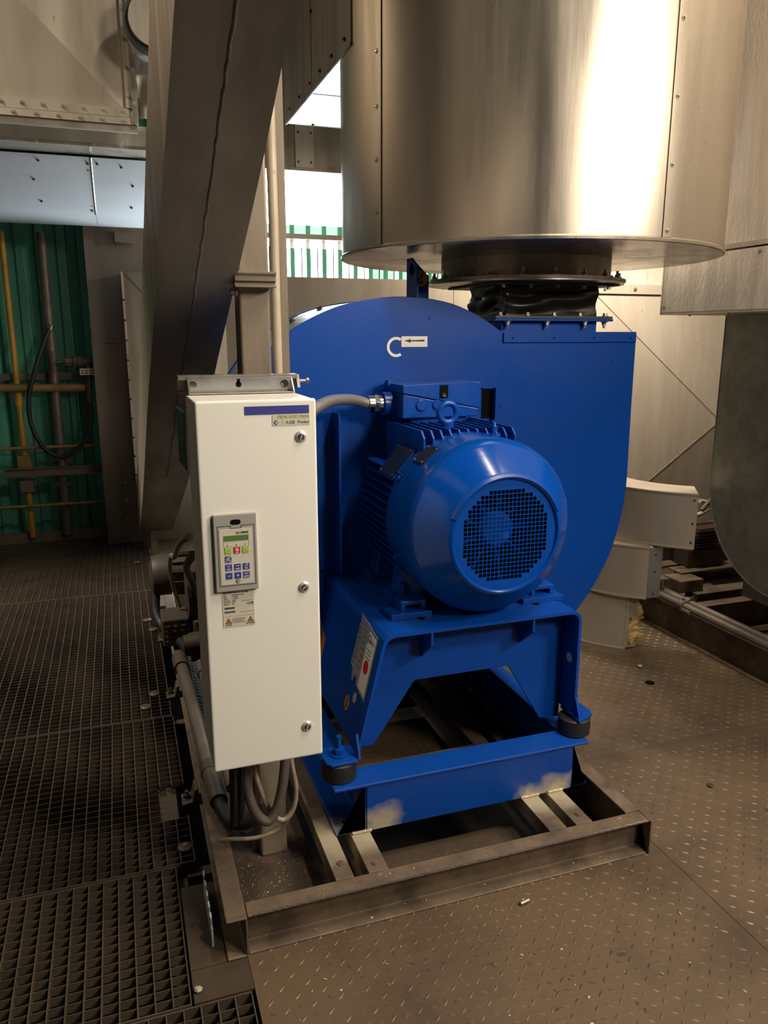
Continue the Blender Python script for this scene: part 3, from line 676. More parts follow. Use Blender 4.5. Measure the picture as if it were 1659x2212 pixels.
# flexible connector between casing and duct
fl = T('flexible_connector', 'crumpled black rubber sleeve with bolted flanges between fan outlet and duct', 'connector', (1.63, 2.92, 1.6605))
part('lower_flange', MB().box(1.362, 1.878, 2.682, 3.153, 1.6605, 1.670), 'ink', fl, 0.001)
for i in range(5): bolt(fl, (1.39+i*0.116, 2.70, 1.670), (0, 0, 1), 0.009, 0.010, 'steel')
N_ = 120; rows = 22; vs = []; 
random.seed(3)
ph = [random.uniform(0, 6.28) for _ in range(8)]
for j in range(rows+1):
    h = j/rows; z = 1.670+h*0.1155
    for i in range(N_):
        s = i/N_*4; k = int(s); f = s-k
        x0, x1, y0, y1 = 1.428, 1.838, 2.735, 3.06
        P0 = [(x0, y0), (x1, y0), (x1, y1), (x0, y1)][k]; P1 = [(x1, y0), (x1, y1), (x0, y1), (x0, y0)][k]
        x_, y_ = P0[0]+(P1[0]-P0[0])*f, P0[1]+(P1[1]-P0[1])*f
        env = math.sin(math.pi*h)**0.7
        fold = 0.009*math.sin(2*math.pi*h*1.2+2.0*math.sin(s*2.3+ph[0])+ph[1])+0.005*abs(math.sin(s*4+5*h+ph[2]))+0.004*math.sin(s*13-8*h+ph[3])*math.sin(s*3+ph[4])-0.004
        c = Vector((1.633, 2.897)); dv = (Vector((x_, y_))-c).normalized()
        vs.append((x_+dv.x*fold*env, y_+dv.y*fold*env*1.3, z))
fs = [(j*N_+i, j*N_+(i+1) % N_, (j+1)*N_+(i+1) % N_, (j+1)*N_+i) for j in range(rows) for i in range(N_)]
part('rubber_sleeve', MB().add(vs, fs, True), 'rubber', fl, ang=80)
part('upper_flange', MB().box(1.37, 1.90, 2.68, 3.155, 1.7858, 1.7945), 'ink', fl, 0.001)
for i in range(5): bolt(fl, (1.40+i*0.116, 2.70, 1.7855), (0, 0, -1), 0.008, 0.009, 'steel')

# ================================================================== BIG ROUND DUCT OVER THE FAN
DX, DY, DR, DZ = 1.624, 2.95, 0.752, 1.895
dd = T('round_duct', 'huge vertical metal clad drum duct hanging over the blue fan, with its side trunk', 'duct', (DX, DY, 1.787))
part('jacket', MB().lathe([(DR, 0.012), (DR, 2.9)], (DX, DY, DZ), 'z', 128), 'clad', dd)
part('rim_bead', MB().lathe([(DR-0.004, 0.0), (DR+0.005, 0.002), (DR+0.006, 0.010), (DR, 0.016)], (DX, DY, DZ), 'z', 128), 'clad', dd)
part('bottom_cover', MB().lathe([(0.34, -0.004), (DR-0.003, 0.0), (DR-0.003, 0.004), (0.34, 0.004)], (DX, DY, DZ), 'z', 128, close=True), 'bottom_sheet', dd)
part('inlet_stub', MB().lathe([(0.344, -0.085), (0.344, 0.004)], (DX, DY, DZ), 'z', 72), 'clad_dull', dd)
part('stub_flange', MB().lathe([(0.25, -0.099), (0.398, -0.099), (0.398, -0.092), (0.25, -0.092)], (DX, DY, DZ), 'z', 72, close=True), 'steel', dd)
part('stub_flange', MB().lathe([(0.25, -0.0915), (0.404, -0.0915), (0.404, -0.082), (0.25, -0.082)], (DX, DY, DZ), 'z', 72, close=True), 'clad_dull', dd)
for i in range(20):
    a = 2*math.pi*(i+0.35)/20; p0 = (DX+0.378*math.cos(a), DY+0.378*math.sin(a), DZ-0.082)
    if math.sin(a) < 0.5: bolt(dd, p0, (0, 0, 1), 0.010, 0.012, 'steel', shank=0.014)
def jacket_seam(az, wdt, z0, z1, sc):
    a0 = az; a1 = az+wdt
    part('seam_strip', MB().lathe([(DR+0.0008, z0), (DR+0.0035, z0), (DR+0.0035, z1), (DR+0.0008, z1)], (DX, DY, 0), 'z', 6, a0, a1, close=True), 'clad', dd)
    for z in sc:
        aa = a0+wdt*0.5; n = Vector((math.cos(aa), math.sin(aa), 0)); p0 = Vector((DX, DY, 0))+n*(DR+0.003)+Vector((0, 0, z)); screws(dd, [tuple(p0)], n, 'steel', 0.007)
jacket_seam(R(-83.5), R(3.0), DZ+0.014, 4.5, [1.93, 2.13, 2.33, 2.55, 2.85, 3.1, 3.35])
jacket_seam(R(-164.5), R(4.0), DZ+0.014, 4.5, [2.02, 2.19, 2.36, 2.53, 2.8, 3.0])

# straight trunk leaving the drum towards the wall
part('trunk_panel', MB().box(0.868, 0.874, 2.90, 3.475, 2.605, 4.6), 'clad_dull', dd)
part('trunk_panel', MB().box(0.866, 0.874, 3.477, 4.02, 2.605, 4.6), 'clad_dull', dd)
part('trunk_underside', MB().box(0.875, 2.35, 3.05, 3.52, 2.608, 2.612), 'blue_alu', dd)
part('trunk_underside', MB().box(0.875, 2.35, 3.522, 4.01, 2.606, 2.611), 'blue_alu', dd)
part('trunk_end', MB().box(0.875, 2.35, 4.012, 4.02, 2.605, 4.6), 'clad_dull', dd)
part('trunk_bead', MB().cyl((0.870, 2.90, 2.604), (0.870, 4.02, 2.604), 0.006, n=10), 'clad_dull', dd)
screws(dd, [(0.866, y, 2.64) for y in (2.97, 3.15, 3.33, 3.5, 3.7, 3.9)], '-x', 'ink', 0.006)
screws(dd, [(0.866, 3.46, z) for z in (2.9, 3.1)], '-x', 'ink', 0.006)
screws(dd, [(1.0+i*0.16, 4.0, 2.605) for i in range(3)], '-z', 'ink', 0.006)

# lintel duct with cover strips above the daylit window
ld = T('cross_duct', 'buff sheet metal cross duct with vertical cover strips above the bright window', 'duct', (2.0, 5.3, 2.70))
part('jacket', MB().box(0.62, 3.9, 5.62, 5.9, 2.725, 3.8), 'clad_dull', ld)
xs = [0.62, 1.135, 1.27, 2.0, 2.13, 3.0, 3.13]
for x in (1.275, 2.05, 2.95): 
    part('cover_strip', MB().box(x, x+0.13, 5.608, 5.6195, 2.73, 3.75), 'clad_pale', ld)
    screws(ld, [(x+0.02, 5.608, z) for z in (2.765, 2.955)]+[(x+0.11, 5.608, z) for z in (2.765, 2.955)], '-y', 'ink', 0.006)
part('bottom_flange', MB().box(0.62, 3.9, 5.595, 5.6195, 2.706, 2.7245), 'clad_dull', ld)

# ================================================================== DRIVE CABINET
cb = T('drive_cabinet', 'tall cream white drive cabinet with keypad standing off the column left of the fan', 'cabinet', (0.302, 1.92, 0.513))
x0, x1, y0, y1, z0, z1 = 0.161, 0.444, 1.80, 2.035, 0.513, 1.452
part('body', MB().prism([(x0, y0+0.018), (x0, y1), (x1, y1), (x1, y0+0.018)], 'z', z0+0.004, z1-0.002), 'white', cb, 0.003)
part('front_cover', MB().box(x0-0.001, x1+0.001, y0, y0+0.0175, z0, z1), 'white', cb, 0.006, 3)
part('edge_seal', MB().box(x0-0.0005, x0+0.01, y0+0.0176, y0+0.022, z0+0.006, z1-0.006), 'brown_sheet', cb)
for i, z in enumerate((1.385, 1.345, 1.31, 1.27, 1.225, 1.12, 1.07, 1.02, 0.95, 0.90, 0.85)):
    part('side_slot', MB().box(x0-0.0006, x0+0.001, 1.985, 1.995, z, z+0.016), 'sign_white', cb)
# top flange with keyhole and screws
part('top_flange', MB().box(0.166, 0.441, 2.0355, 2.039, 1.4525, 1.492), 'silver', cb, 0.001)
part('flange_fold', MB().box(0.166, 0.441, 2.005, 2.0355, 1.4525, 1.456), 'chrome', cb, 0.001)
part('keyhole', MB().cyl((0.297, 2.0354, 1.474), (0.297, 2.0348, 1.474), 0.0075, n=20), 'black', cb)
part('keyhole', MB().box(0.293, 0.301, 2.0348, 2.0354, 1.476, 1.488), 'black', cb)
for x in (0.181, 0.418): bolt(cb, (x, 2.0355, 1.474), (0, -1, 0), 0.007, 0.006, 'chrome')
for x in (0.168, 0.436): part('ear', MB().prism([(2.039, 1.453), (2.004, 1.453), (2.039, 1.492)], 'x', x, x+0.003), 'silver', cb)
# locks
def lock(x, z, a):
    l = part('lock', MB().lathe([(0, -.004), (.010, -.004), (.0135, -.002), (.0145, 0.0), (.0145, .002)], (x, y0-0.001, z), 'y', 28), 'lock', cb)
    part('lock_insert', MB().lathe([(0.0035, -.0052), (.008, -.0048), (.008, -.0035), (.0035, -.0035)], (x, y0-0.001, z), 'y', 20, close=True), 'ink', l)
    part('lock_bar', MB().obox((x, y0-0.0064, z), (0.008*math.cos(a), 0, 0.008*math.sin(a)), (0, 0.0008, 0), (-0.0014*math.sin(a), 0, 0.0014*math.cos(a))), 'lock', l)
lock(0.4055, 1.362, R(70)); lock(0.4045, 0.984, R(40)); lock(0.4035, 0.602, R(70))
# logo labels
la = part('name_label', MB().box(0.274, 0.427, y0-0.0012, y0-0.0002, 1.4175, 1.437), 'print_blue', cb, label='blue name label strip')
lb2 = part('logo_label', MB().box(0.338, 0.428, y0-0.0010, y0-0.0002, 1.390, 1.416), 'label', cb)
text('lettering', 'DEDICATED DRIVE', 0.0098, (0.4275, y0-0.0014, 1.4078), 'print_green', lb2, align='RIGHT', sx=0.92)
text('lettering', 'A', 0.0100, (0.3700, y0-0.0014, 1.3945), 'ink_faint', lb2)
text('lettering', 'CG', 0.0100, (0.3785, y0-0.0014, 1.3945), 'print_blue', lb2, bold=0.00012, sx=0.95)
text('lettering', 'Product', 0.0100, (0.4270, y0-0.0014, 1.3945), 'ink_faint', lb2, align='RIGHT', sx=0.86)
part('divider', MB().box(0.3615, 0.362, y0-0.0014, y0-0.0011, 1.392, 1.404), 'ink_faint', lb2)
def cg(x, z, r, par, y):
    part('logo_mark', MB().lathe([(r*.55, 0), (r, 0), (r, .0004), (r*.55, .0004)], (x, y, z), 'y', 20, R(95), R(265), close=True), 'print_blue', par)
    part('logo_mark', MB().lathe([(r*.55, 0), (r, 0), (r, .0004), (r*.55, .0004)], (x, y, z), 'y', 16, R(-85), R(5), close=True).box(x, x+r, y, y+.0004, z-r*.1, z+r*.2), 'print_green', par)
    part('logo_mark', MB().lathe([(r*.6, 0), (r, 0), (r, .0004), (r*.6, .0004)], (x, y, z), 'y', 10, R(40), R(85), close=True), 'print_green', par)
cg(0.3475, 1.3975, 0.0058, lb2, y0-0.0015)
# keypad
kx0, kx1, kz0, kz1 = 0.188, 0.290, 0.995, 1.186
kp = part('keypad', MB().box(kx0, kx1, y0-0.010, y0-0.0003, kz0, kz1), 'bezel', cb, 0.002, label='grey keypad panel with green display and square keys')
kb = MB(); yk = y0-0.0104
for (a, b, c, d) in ((.196, .1972, 1.010, 1.158), (.283, .2842, 1.010, 1.158), (.196, .2842, 1.009, 1.0102), (.196, .228, 1.1575, 1.1587), (.253, .2842, 1.1575, 1.1587), (.2275, .229, 1.152, 1.1587), (.2525, .254, 1.152, 1.1587), (.228, .254, 1.151, 1.1525)):
    kb.box(a, b, yk, yk+0.001, c, d)
part('groove', kb, 'ink', kp)
fp = part('face_plate', MB().box(0.2005, 0.2785, yk-0.0006, yk+0.001, 1.013, 1.151), 'label', kp)
part('finger_hole', MB().add([(0.240+0.0125*math.copysign(abs(math.cos(t))**.7, math.cos(t)), yk, 1.1665+0.0065*math.copysign(abs(math.sin(t))**.7, math.sin(t))) for t in [2*math.pi*i/28 for i in range(28)]]
     + [(0.240+0.0125*math.copysign(abs(math.cos(t))**.7, math.cos(t)), yk+.001, 1.1665+0.0065*math.copysign(abs(math.sin(t))**.7, math.sin(t))) for t in [2*math.pi*i/28 for i in range(28)]],
     [tuple(range(28)), tuple(range(55, 27, -1))]+[(i, 28+i, 28+(i+1) % 28, (i+1) % 28) for i in range(28)]), 'black', kp)
yf = yk-0.0010
part('display', MB().box(0.2105, 0.2695, yf-.0004, yf+.0006, 1.1215, 1.1345), 'lcd', kp)
text('lettering', 'AC DRIVE', 0.0068, (0.2700, yf-.0002, 1.1385), 'ink', kp, align='RIGHT', bold=0.0001)
bx = MB()
for (a, b, c, d) in ((.210, .2103, 1.1065, 1.121), (.2697, .270, 1.1065, 1.121), (.210, .270, 1.1065, 1.1068)): bx.box(a, b, yf-.0001, yf+.0006, c, d)
part('outline', bx, 'ink_faint', kp)
for x, sy in ((0.2190, 'n'), (0.2400, 'A'), (0.2605, 'I')): text('lettering', sy, 0.0062, (x, yf-.0002, 1.109), 'ink_faint', kp, align='CENTER')
KW = 0.0158
def key(cx, cz, m, txt=None, sym=None):
    part('key', MB().box(cx-KW/2, cx+KW/2, yf-.0008, yf+.0006, cz-KW/2, cz+KW/2), m, kp, 0.0006, 1)
    yy = yf-.0011
    if txt: text('lettering', txt, 0.0045, (cx, yy, cz-0.0058), 'sign_white', kp, align='CENTER', bold=0.00008)
    if sym in ('<', '>'):
        s = 1 if sym == '>' else -1
        part('key_mark', MB().box(cx-.004, cx+.004, yy, yy+.0003, cz+.0024, cz+.0034).prism([(cx+s*.0045, cz+.0029), (cx+s*.0012, cz+.0050), (cx+s*.0012, cz+.0008)], 'y', yy, yy+.0003), 'sign_white', kp)
    if sym == 'esc':
        part('key_mark', MB().box(cx-.0045, cx+.0025, yy, yy+.0003, cz+.0010, cz+.0020).box(cx+.0015, cx+.0027, yy, yy+.0003, cz+.001, cz+.005).prism([(cx+.0021, cz+.0072), (cx-.0002, cz+.004), (cx+.0044, cz+.004)], 'y', yy, yy+.0003), 'sign_white', kp)
    if sym == 'ent':
        part('key_mark', MB().box(cx-.003, cx+.004, yy, yy+.0003, cz+.0022, cz+.0032).box(cx+.003, cx+.0042, yy, yy+.0003, cz+.0022, cz+.0065).prism([(cx-.0055, cz+.0027), (cx-.002, cz+.0048), (cx-.002, cz+.0006)], 'y', yy, yy+.0003), 'sign_white', kp)
    if sym == '-': part('key_mark', MB().box(cx-.0032, cx+.0032, yy, yy+.0003, cz-.0006, cz+.0006), 'sign_white', kp)
    if sym == '+': part('key_mark', MB().box(cx-.0032, cx+.0032, yy, yy+.0003, cz-.0007, cz+.0007).box(cx-.0007, cx+.0007, yy, yy+.0003, cz-.0032, cz+.0032), 'sign_white', kp)
    if sym in ('ccw', 'cw'):
        s = -1 if sym == 'ccw' else 1
        part('key_mark', MB().lathe([(.0042, 0), (.0052, 0), (.0052, .0003), (.0042, .0003)], (cx, yy, cz), 'y', 20, R(-45), R(225), close=True)
             .prism([(cx-s*.0052, cz-.0052), (cx-s*.0018, cz-.0048), (cx-s*.0042, cz-.0018)], 'y', yy, yy+.0003), 'sign_white', kp)
    if sym == 'stop':
        part('key_mark', MB().lathe([(0, 0), (.0042, 0), (.0042, .0003), (0, .0003)], (cx, yy, cz+.0015), 'y', 20), 'sign_white', kp)
        part('key_mark', MB().lathe([(.0020, -.0003), (.0032, -.0003), (.0032, 0), (.0020, 0)], (cx, yy, cz+.0015), 'y', 16, R(20), R(300), close=True), 'key_red', kp)
    if sym == 'loc':
        part('key_mark', MB().obox((cx+.0006, yy, cz+.0004), (.0072, 0, .0072), (0, .00015, 0), (-.0004, 0, .0004)).obox((cx-.002, yy, cz+.003), (.0036, 0, .0036), (0, .00015, 0), (-.0006, 0, .0006)), 'sign_white', kp)
rowz = [1.0975, 1.0765, 1.056, 1.035]; colx = [0.2195, 0.2405, 0.2612]
key(colx[0], rowz[0], 'key_green', None, 'ccw'); key(colx[1], rowz[0], 'key_red', None, 'stop'); key(colx[2], rowz[0], 'key_green', None, 'cw')
text('lettering', 'RESET', 0.0034, (colx[1], yf-.0011, rowz[0]-0.0068), 'sign_white', kp, align='CENTER')
key(colx[0], rowz[1], 'print_blue', None, 'loc')
text('lettering', 'LOC', 0.0034, (colx[0]+.0040, yf-.0011, rowz[1]-0.0034), 'sign_white', kp, align='CENTER')
text('lettering', 'REM', 0.0034, (colx[0]+.0040, yf-.0011, rowz[1]-0.0068), 'sign_white', kp, align='CENTER')
key(colx[0], rowz[2], 'print_blue', 'PREV', '<'); key(colx[1], rowz[2], 'print_blue', 'NEXT', '>'); key(colx[2], rowz[2], 'print_blue', 'ESC', 'esc')
key(colx[0], rowz[3], 'print_blue', None, '-'); key(colx[1], rowz[3], 'print_blue', None, '+'); key(colx[2], rowz[3], 'print_blue', 'ENTER', 'ent')
cg(0.2410, 1.0205, 0.0056, kp, yf-.0004)
# rating label under the keypad
rt = part('rating_label', MB().box(0.2015, 0.2785, y0-0.0010, y0-0.0002, 0.9010, 0.9945), 'label', cb, label='cream rating label with two yellow warning triangles')
yl = y0-0.0014
text('lettering', 'EMOTRON FDU 2.0 - AC drive', 0.0046, (0.204, yl, 0.9875), 'ink', rt, bold=0.0001)
for i, s in enumerate(('Type', 'Input', 'Output', 'Motor load', 'Motor PWR', 'Enclosure')): text('lettering', s, 0.0034, (0.205, yl, 0.9820-i*0.0046), 'ink_faint', rt)
for i, s in enumerate(('Speed Variable Controller', '3 ~ 50/60 Hz', '3 ~ 0-400 Hz', '18,5 kW', '22 kW', 'IP54')): text('lettering', s, 0.0034, (0.2255, yl, 0.9820-i*0.0046), 'ink_faint', rt, sx=0.8)
b = MB(); random.seed(5)
for zz in (0.9475, 0.9375):
    x = 0.2060
    while x < 0.2305:
        wdt = random.choice((0.0004, 0.0007, 0.0012)); b.box(x, x+wdt, yl, yl+.0003, zz, zz+0.0048); x += wdt+random.choice((0.0004, 0.0008))
part('bar_marks', b, 'ink', rt)
text('lettering', 'CE', 0.0072, (0.2610, yl, 0.9560), 'ink', rt, sx=1.05)
part('bin_mark', MB().prism([(0.2715, .9615), (0.2765, .9615), (0.2755, .9570), (0.2725, .9570)], 'y', yl, yl+.0003).box(0.2712, 0.2768, yl, yl+.0003, .9545, .9555), 'ink', rt)
part('rule', MB().box(0.202, 0.278, yl, yl+.0003, 0.9285, 0.9288), 'ink_faint', rt)
for i in range(4): part('print_line', MB().box(0.223+0.002*(i % 2), 0.256-0.003*(i % 3), yl, yl+.0003, 0.9215-i*0.0034, 0.9226-i*0.0034), 'ink_faint', rt)
part('print_line', MB().box(0.2480, 0.2740, yl, yl+.0003, 0.9655, 0.9664).box(0.2420, 0.2770, yl, yl+.0003, 0.9375, 0.9382), 'ink_faint', rt)
for cx, word in ((0.2145, 'CAUTION'), (0.2680, 'HOT SURFACE')):
    tri = lambda k: [(cx-0.0085*k, 0.9098+0.0045*(1-k)), (cx+0.0085*k, 0.9098+0.0045*(1-k)), (cx, 0.9098+0.0148-0.0098*(1-k))]
    part('warning_triangle', MB().prism(tri(1), 'y', yl, yl+.0003), 'ink', rt)
    part('warning_triangle', MB().prism(tri(.76), 'y', yl-.0003, yl), 'orange', rt)
    part('warning_mark', MB().box(cx-.0006, cx+.0006, yl-.0006, yl-.0003, .9135, .9185).box(cx-.0006, cx+.0006, yl-.0006, yl-.0003, .9115, .9125), 'ink', rt)
    text('lettering', word, 0.0034, (cx, yl, 0.9055), 'ink', rt, align='CENTER')

# mounting rails, column and clamp
ru = T('strut_rail', 'zinc strut rail with end screw above the white cabinet', 'rail', (0.30, 2.07, 1.49))
part('rail', MB().prism([(2.042, 1.486), (2.083, 1.486), (2.083, 1.498), (2.042, 1.498)], 'x', 0.145, 0.455), 'steel', ru, 0.001)
part('rail_back', MB().box(0.145, 0.455, 2.080, 2.0835, 1.4565, 1.486), 'steel', ru)
part('clamp_screw', MB().cyl((0.455, 2.07, 1.478), (0.490, 2.07, 1.478), 0.004, n=10).cyl((0.486, 2.07, 1.478), (0.492, 2.07, 1.478), 0.008, n=6, smooth=False), 'steel', ru)
part('end_clip', MB().prism([(2.045, 1.462), (2.08, 1.462), (2.08, 1.49), (2.06, 1.496)], 'x', 0.4555, 0.463), 'steel', ru)
part('lower_bar', MB().box(0.145, 0.1655, 2.06, 2.08, 1.449, 1.4555), 'steel', ru)
co = T('support_column', 'grimy grey square steel column standing in the skid behind the white cabinet', 'column', (0.36, 2.17, 0))
part('tube', MB().box(0.3205, 0.402, 2.12, 2.21, 0.0, 4.2), 'column', co, 0.006)
part('foot_fin', MB().prism([(0.300, 0.0), (0.3145, 0.0), (0.3145, 0.45)], 'y', 2.16, 2.17), 'column', co)
cl = T('column_clamp', 'buff strut clamp bolted round the grey column below the sloping chute', 'clamp', (0.36, 2.1, 1.72))
part('strut', MB().prism([(2.088, 1.724), (2.088, 1.732), (2.078, 1.736), (2.078, 1.748), (2.070, 1.754), (2.070, 1.760), (2.1195, 1.760), (2.1195, 1.720), (2.072, 1.720), (2.072, 1.724)], 'x', 0.305, 0.412), 'column', cl, 0.001)
part('side_bolt', MB().cyl((0.305, 2.10, 1.708), (0.296, 2.10, 1.708), 0.008, n=6, smooth=False).cyl((0.31, 2.10, 1.700), (0.31, 2.10, 1.722), 0.004, n=8), 'grate', cl)
pp = T('cream_pipe', 'thin cream pipe rising beside the grey column, stained at the clamp', 'pipe', (0.425, 2.155, 1.46))
part('pipe', MB().tube([(0.425, 2.155, 1.46), (0.4245, 2.155, 1.70), (0.4255, 2.155, 1.9), (0.4235, 2.155, 2.3), (0.4235, 2.155, 3.2)], 0.0135, 16), 'pvc', pp)
an = T('angle_post', 'narrow grey angle iron post just right of the cream pipe', 'post', (0.445, 2.19, 0.12))
part('leg', MB().prism([(0.440, 2.172), (0.447, 2.172), (0.447, 2.215), (0.440, 2.215)], 'z', 1.40, 4.2), 'column', an)
part('leg', MB().prism([(0.4475, 2.205), (0.47, 2.205), (0.47, 2.215), (0.4475, 2.215)], 'z', 1.40, 4.2), 'column', an)
part('foot', MB().box(0.43, 0.47, 2.165, 2.22, 1.392, 1.3995), 'column', an)

# flexible conduit from the cabinet to the terminal box
fx = T('armoured_conduit', 'braided metal conduit running from the white cabinet to the motor terminal box', 'conduit', (0.62, 2.3, 1.38))
part('braid', MB().tube([(0.400, 2.042, 1.33), (0.45, 2.08, 1.358), (0.54, 2.22, 1.385), (0.64, 2.38, 1.395), (0.75, 2.52, 1.384), (0.825, 2.585, 1.364), (0.838, 2.585, 1.362)], 0.0185, 16, True, 6), 'braid', fx)
part('gland_nut', MB().cyl((0.825, 2.585, 1.362), (0.846, 2.585, 1.362), 0.030, n=24).cyl((0.846, 2.585, 1.362), (0.862, 2.585, 1.362), 0.034, n=6, smooth=False).cyl((0.862, 2.585, 1.362), (0.8775, 2.585, 1.362), 0.030, n=24), 'chrome', fx, 0.001)

# cables hanging under the cabinet
def cable(name, label, path, r, m, cat='cable', grp=None, n=12):
    o = part(name, MB().tube(path, r, n, True, 6), m, None, loc=path[0]); return fin(o, label, cat, grp, None)
cable('braided_cable', 'dusty braided cable looping down under the white cabinet', [(0.262, 1.975, 0.515), (0.262, 1.975, 0.41), (0.266, 1.97, 0.335), (0.285, 1.965, 0.265), (0.318, 1.965, 0.230), (0.346, 1.97, 0.262), (0.366, 1.975, 0.33), (0.378, 1.98, 0.42), (0.380, 1.985, 0.515)], 0.0145, 'grey_braid')
cable('cream_cable', 'thin cream cable hanging in a deeper loop under the white cabinet', [(0.285, 2.0, 0.515), (0.288, 2.0, 0.40), (0.312, 2.0, 0.29), (0.340, 2.0, 0.225), (0.372, 2.0, 0.200), (0.402, 2.0, 0.235), (0.410, 2.0, 0.30), (0.398, 1.995, 0.39), (0.392, 1.99, 0.515)], 0.0075, 'cable')
cable('black_cable', 'glossy black cable hanging straight, left one of the pair under the cabinet', [(0.226, 1.96, 0.515), (0.226, 1.96, 0.40), (0.224, 1.965, 0.28), (0.223, 1.98, 0.235)], 0.012, 'rubber', grp=None)
cable('black_cable', 'glossy black cable hanging straight, right one beside the braided loop', [(0.250, 1.965, 0.515), (0.249, 1.965, 0.40), (0.243, 1.97, 0.28), (0.238, 1.98, 0.235)], 0.010, 'rubber', grp=None)
cable('tied_cable', 'thin grey cable tied along the skid rail under the cabinet', [(0.195, 2.06, 0.132), (0.225, 2.04, 0.142), (0.29, 2.03, 0.138), (0.36, 2.03, 0.15), (0.395, 2.01, 0.205)], 0.006, 'cable')

# conduits lying along the left rail
c1 = T('steel_conduit', 'thicker grey conduit pipe lying along the left skid rail', 'conduit', (0.19, 2.8, 0.121))
part('pipe', MB().tube([(0.178, 3.36, 0.151), (0.192, 2.85, 0.152), (0.200, 2.42, 0.152)], 0.026, 18), 'grey_pipe', c1)
part('pipe', MB().tube([(0.201, 2.405, 0.152), (0.208, 2.23, 0.150)], 0.0285, 18, False), 'grey_pipe', c1)
part('coupling', MB().cyl((0.176, 3.42, 0.151), (0.178, 3.30, 0.151), 0.034, n=20).cyl((0.2, 2.45, 0.152), (0.2, 2.395, 0.152), 0.031, n=20), 'grate', c1)
part('hose', MB().tube([(0.207, 2.26, 0.15), (0.222, 2.14, 0.145), (0.27, 2.08, 0.16), (0.33, 2.07, 0.20)], 0.021, 12, True, 5), 'rubber_matt', c1)
c2 = T('thin_conduit', 'thinner grey conduit with hose clip right of the thicker one', 'conduit', (0.25, 3.0, 0.121))
part('pipe', MB().tube([(0.262, 3.30, 0.145), (0.262, 2.95, 0.146), (0.262, 2.6, 0.146), (0.255, 2.3, 0.146)], 0.017, 14), 'grey_pipe', c2)
part('clip', MB().cyl((0.262, 3.33, 0.145), (0.262, 3.22, 0.145), 0.026, n=18), 'steel', c2)
part('elbow', MB().cyl((0.262, 2.72, 0.146), (0.262, 2.64, 0.146), 0.024, n=16), 'grate', c2)

# green panel edge behind the cabinet
gp = T('tilted_panel', 'narrow green glazed panel edge showing behind the left side of the cabinet', 'panel', (0.148, 2.3, 1.0))
part('pane', MB().prism([(0.150, 2.24), (0.1555, 2.06), (0.1575, 2.06), (0.153, 2.24)], 'z', 1.25, 1.40), 'teal', gp)
part('bright_edge', MB().prism([(0.1495, 2.24), (0.155, 2.06), (0.158, 2.06), (0.1535, 2.24)], 'z', 1.4005, 1.404), 'steel', gp)
part('clip', MB().box(0.150, 0.1535, 2.10, 2.12, 1.31, 1.33), 'chrome', gp)

# ================================================================== SLOPING CHUTE
ch = T('sloping_chute', 'long sloping stainless box chute running from overhead down to the grating floor', 'chute', (0.22, 4.0, 0.0))
# straight run: (x of the left edge, y, width), z falls 0.42 per metre
cp0 = [(0.128, 0.75, 0.168), (0.1198, 1.297, 0.177), (0.1186, 1.427, 0.180), (0.1167, 1.592, 0.187), (0.1143, 1.807, 0.194), (0.1119, 2.100, 0.200),
       (0.1078, 2.530, 0.209), (0.1001, 3.170, 0.225), (0.0932, 4.376, 0.2365), (0.076, 5.870, 0.237)]
cp = [(x, y, 1.74-0.42*(y-2.1)) for x, y, _ in cp0]; cw = [q[2] for q in cp0]
def smooth_path(P, sub=4):
    Q = []
    for i in range(len(P)-1):
        a, b, c, d = P[max(i-1, 0)], P[i], P[i+1], P[min(i+2, len(P)-1)]
        for k in range(sub):
            t = k/sub
            Q.append(tuple(0.5*((2*b[j])+(c[j]-a[j])*t+(2*a[j]-5*b[j]+4*c[j]-d[j])*t*t+(-a[j]+3*b[j]-3*c[j]+d[j])*t**3) for j in range(len(P[0]))))
    return Q+[P[-1]]
_q = smooth_path([p+(w_,) for p, w_ in zip(cp, cw)])
cp = [q[:3] for q in _q]; cw = [q[3] for q in _q]
n = len(cp)
und = MB(); v = []
for (x, y, z), W in zip(cp, cw): v += [(x, y, z), (x+W, y, z), (x+W, y, z+0.004), (x, y, z+0.004)]
und.add(v, [(4*i+k, 4*i+(k+1) % 4, 4*i+4+(k+1) % 4, 4*i+4+k) for i in range(n-1) for k in range(4)]+[(0, 1, 2, 3), (4*n-4, 4*n-1, 4*n-2, 4*n-3)])
SM = [True]*len(und.sm); und.sm = SM
part('underside', und, 'stainless', ch, ang=30)
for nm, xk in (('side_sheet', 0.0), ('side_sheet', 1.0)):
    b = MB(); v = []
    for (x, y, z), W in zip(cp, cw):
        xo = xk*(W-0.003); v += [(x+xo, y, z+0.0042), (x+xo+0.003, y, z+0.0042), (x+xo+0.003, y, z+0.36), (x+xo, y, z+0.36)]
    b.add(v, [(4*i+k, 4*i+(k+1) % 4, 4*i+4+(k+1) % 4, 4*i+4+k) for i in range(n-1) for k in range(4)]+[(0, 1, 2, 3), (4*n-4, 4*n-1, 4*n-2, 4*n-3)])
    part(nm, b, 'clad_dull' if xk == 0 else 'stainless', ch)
b = MB(); v = []
for (x, y, z), W in zip(cp, cw): v += [(x+0.0035, y, z+0.35), (x+W-0.0035, y, z+0.35), (x+W-0.0035, y, z+0.358), (x+0.0035, y, z+0.358)]
b.add(v, [(4*i+k, 4*i+(k+1) % 4, 4*i+4+(k+1) % 4, 4*i+4+k) for i in range(n-1) for k in range(4)]+[(0, 1, 2, 3), (4*n-4, 4*n-1, 4*n-2, 4*n-3)])
part('top_sheet', b, 'stainless', ch)
part('foot_end', MB().box(0.080, 0.308, 5.865, 5.870, 0.165, 0.50), 'stainless', ch)
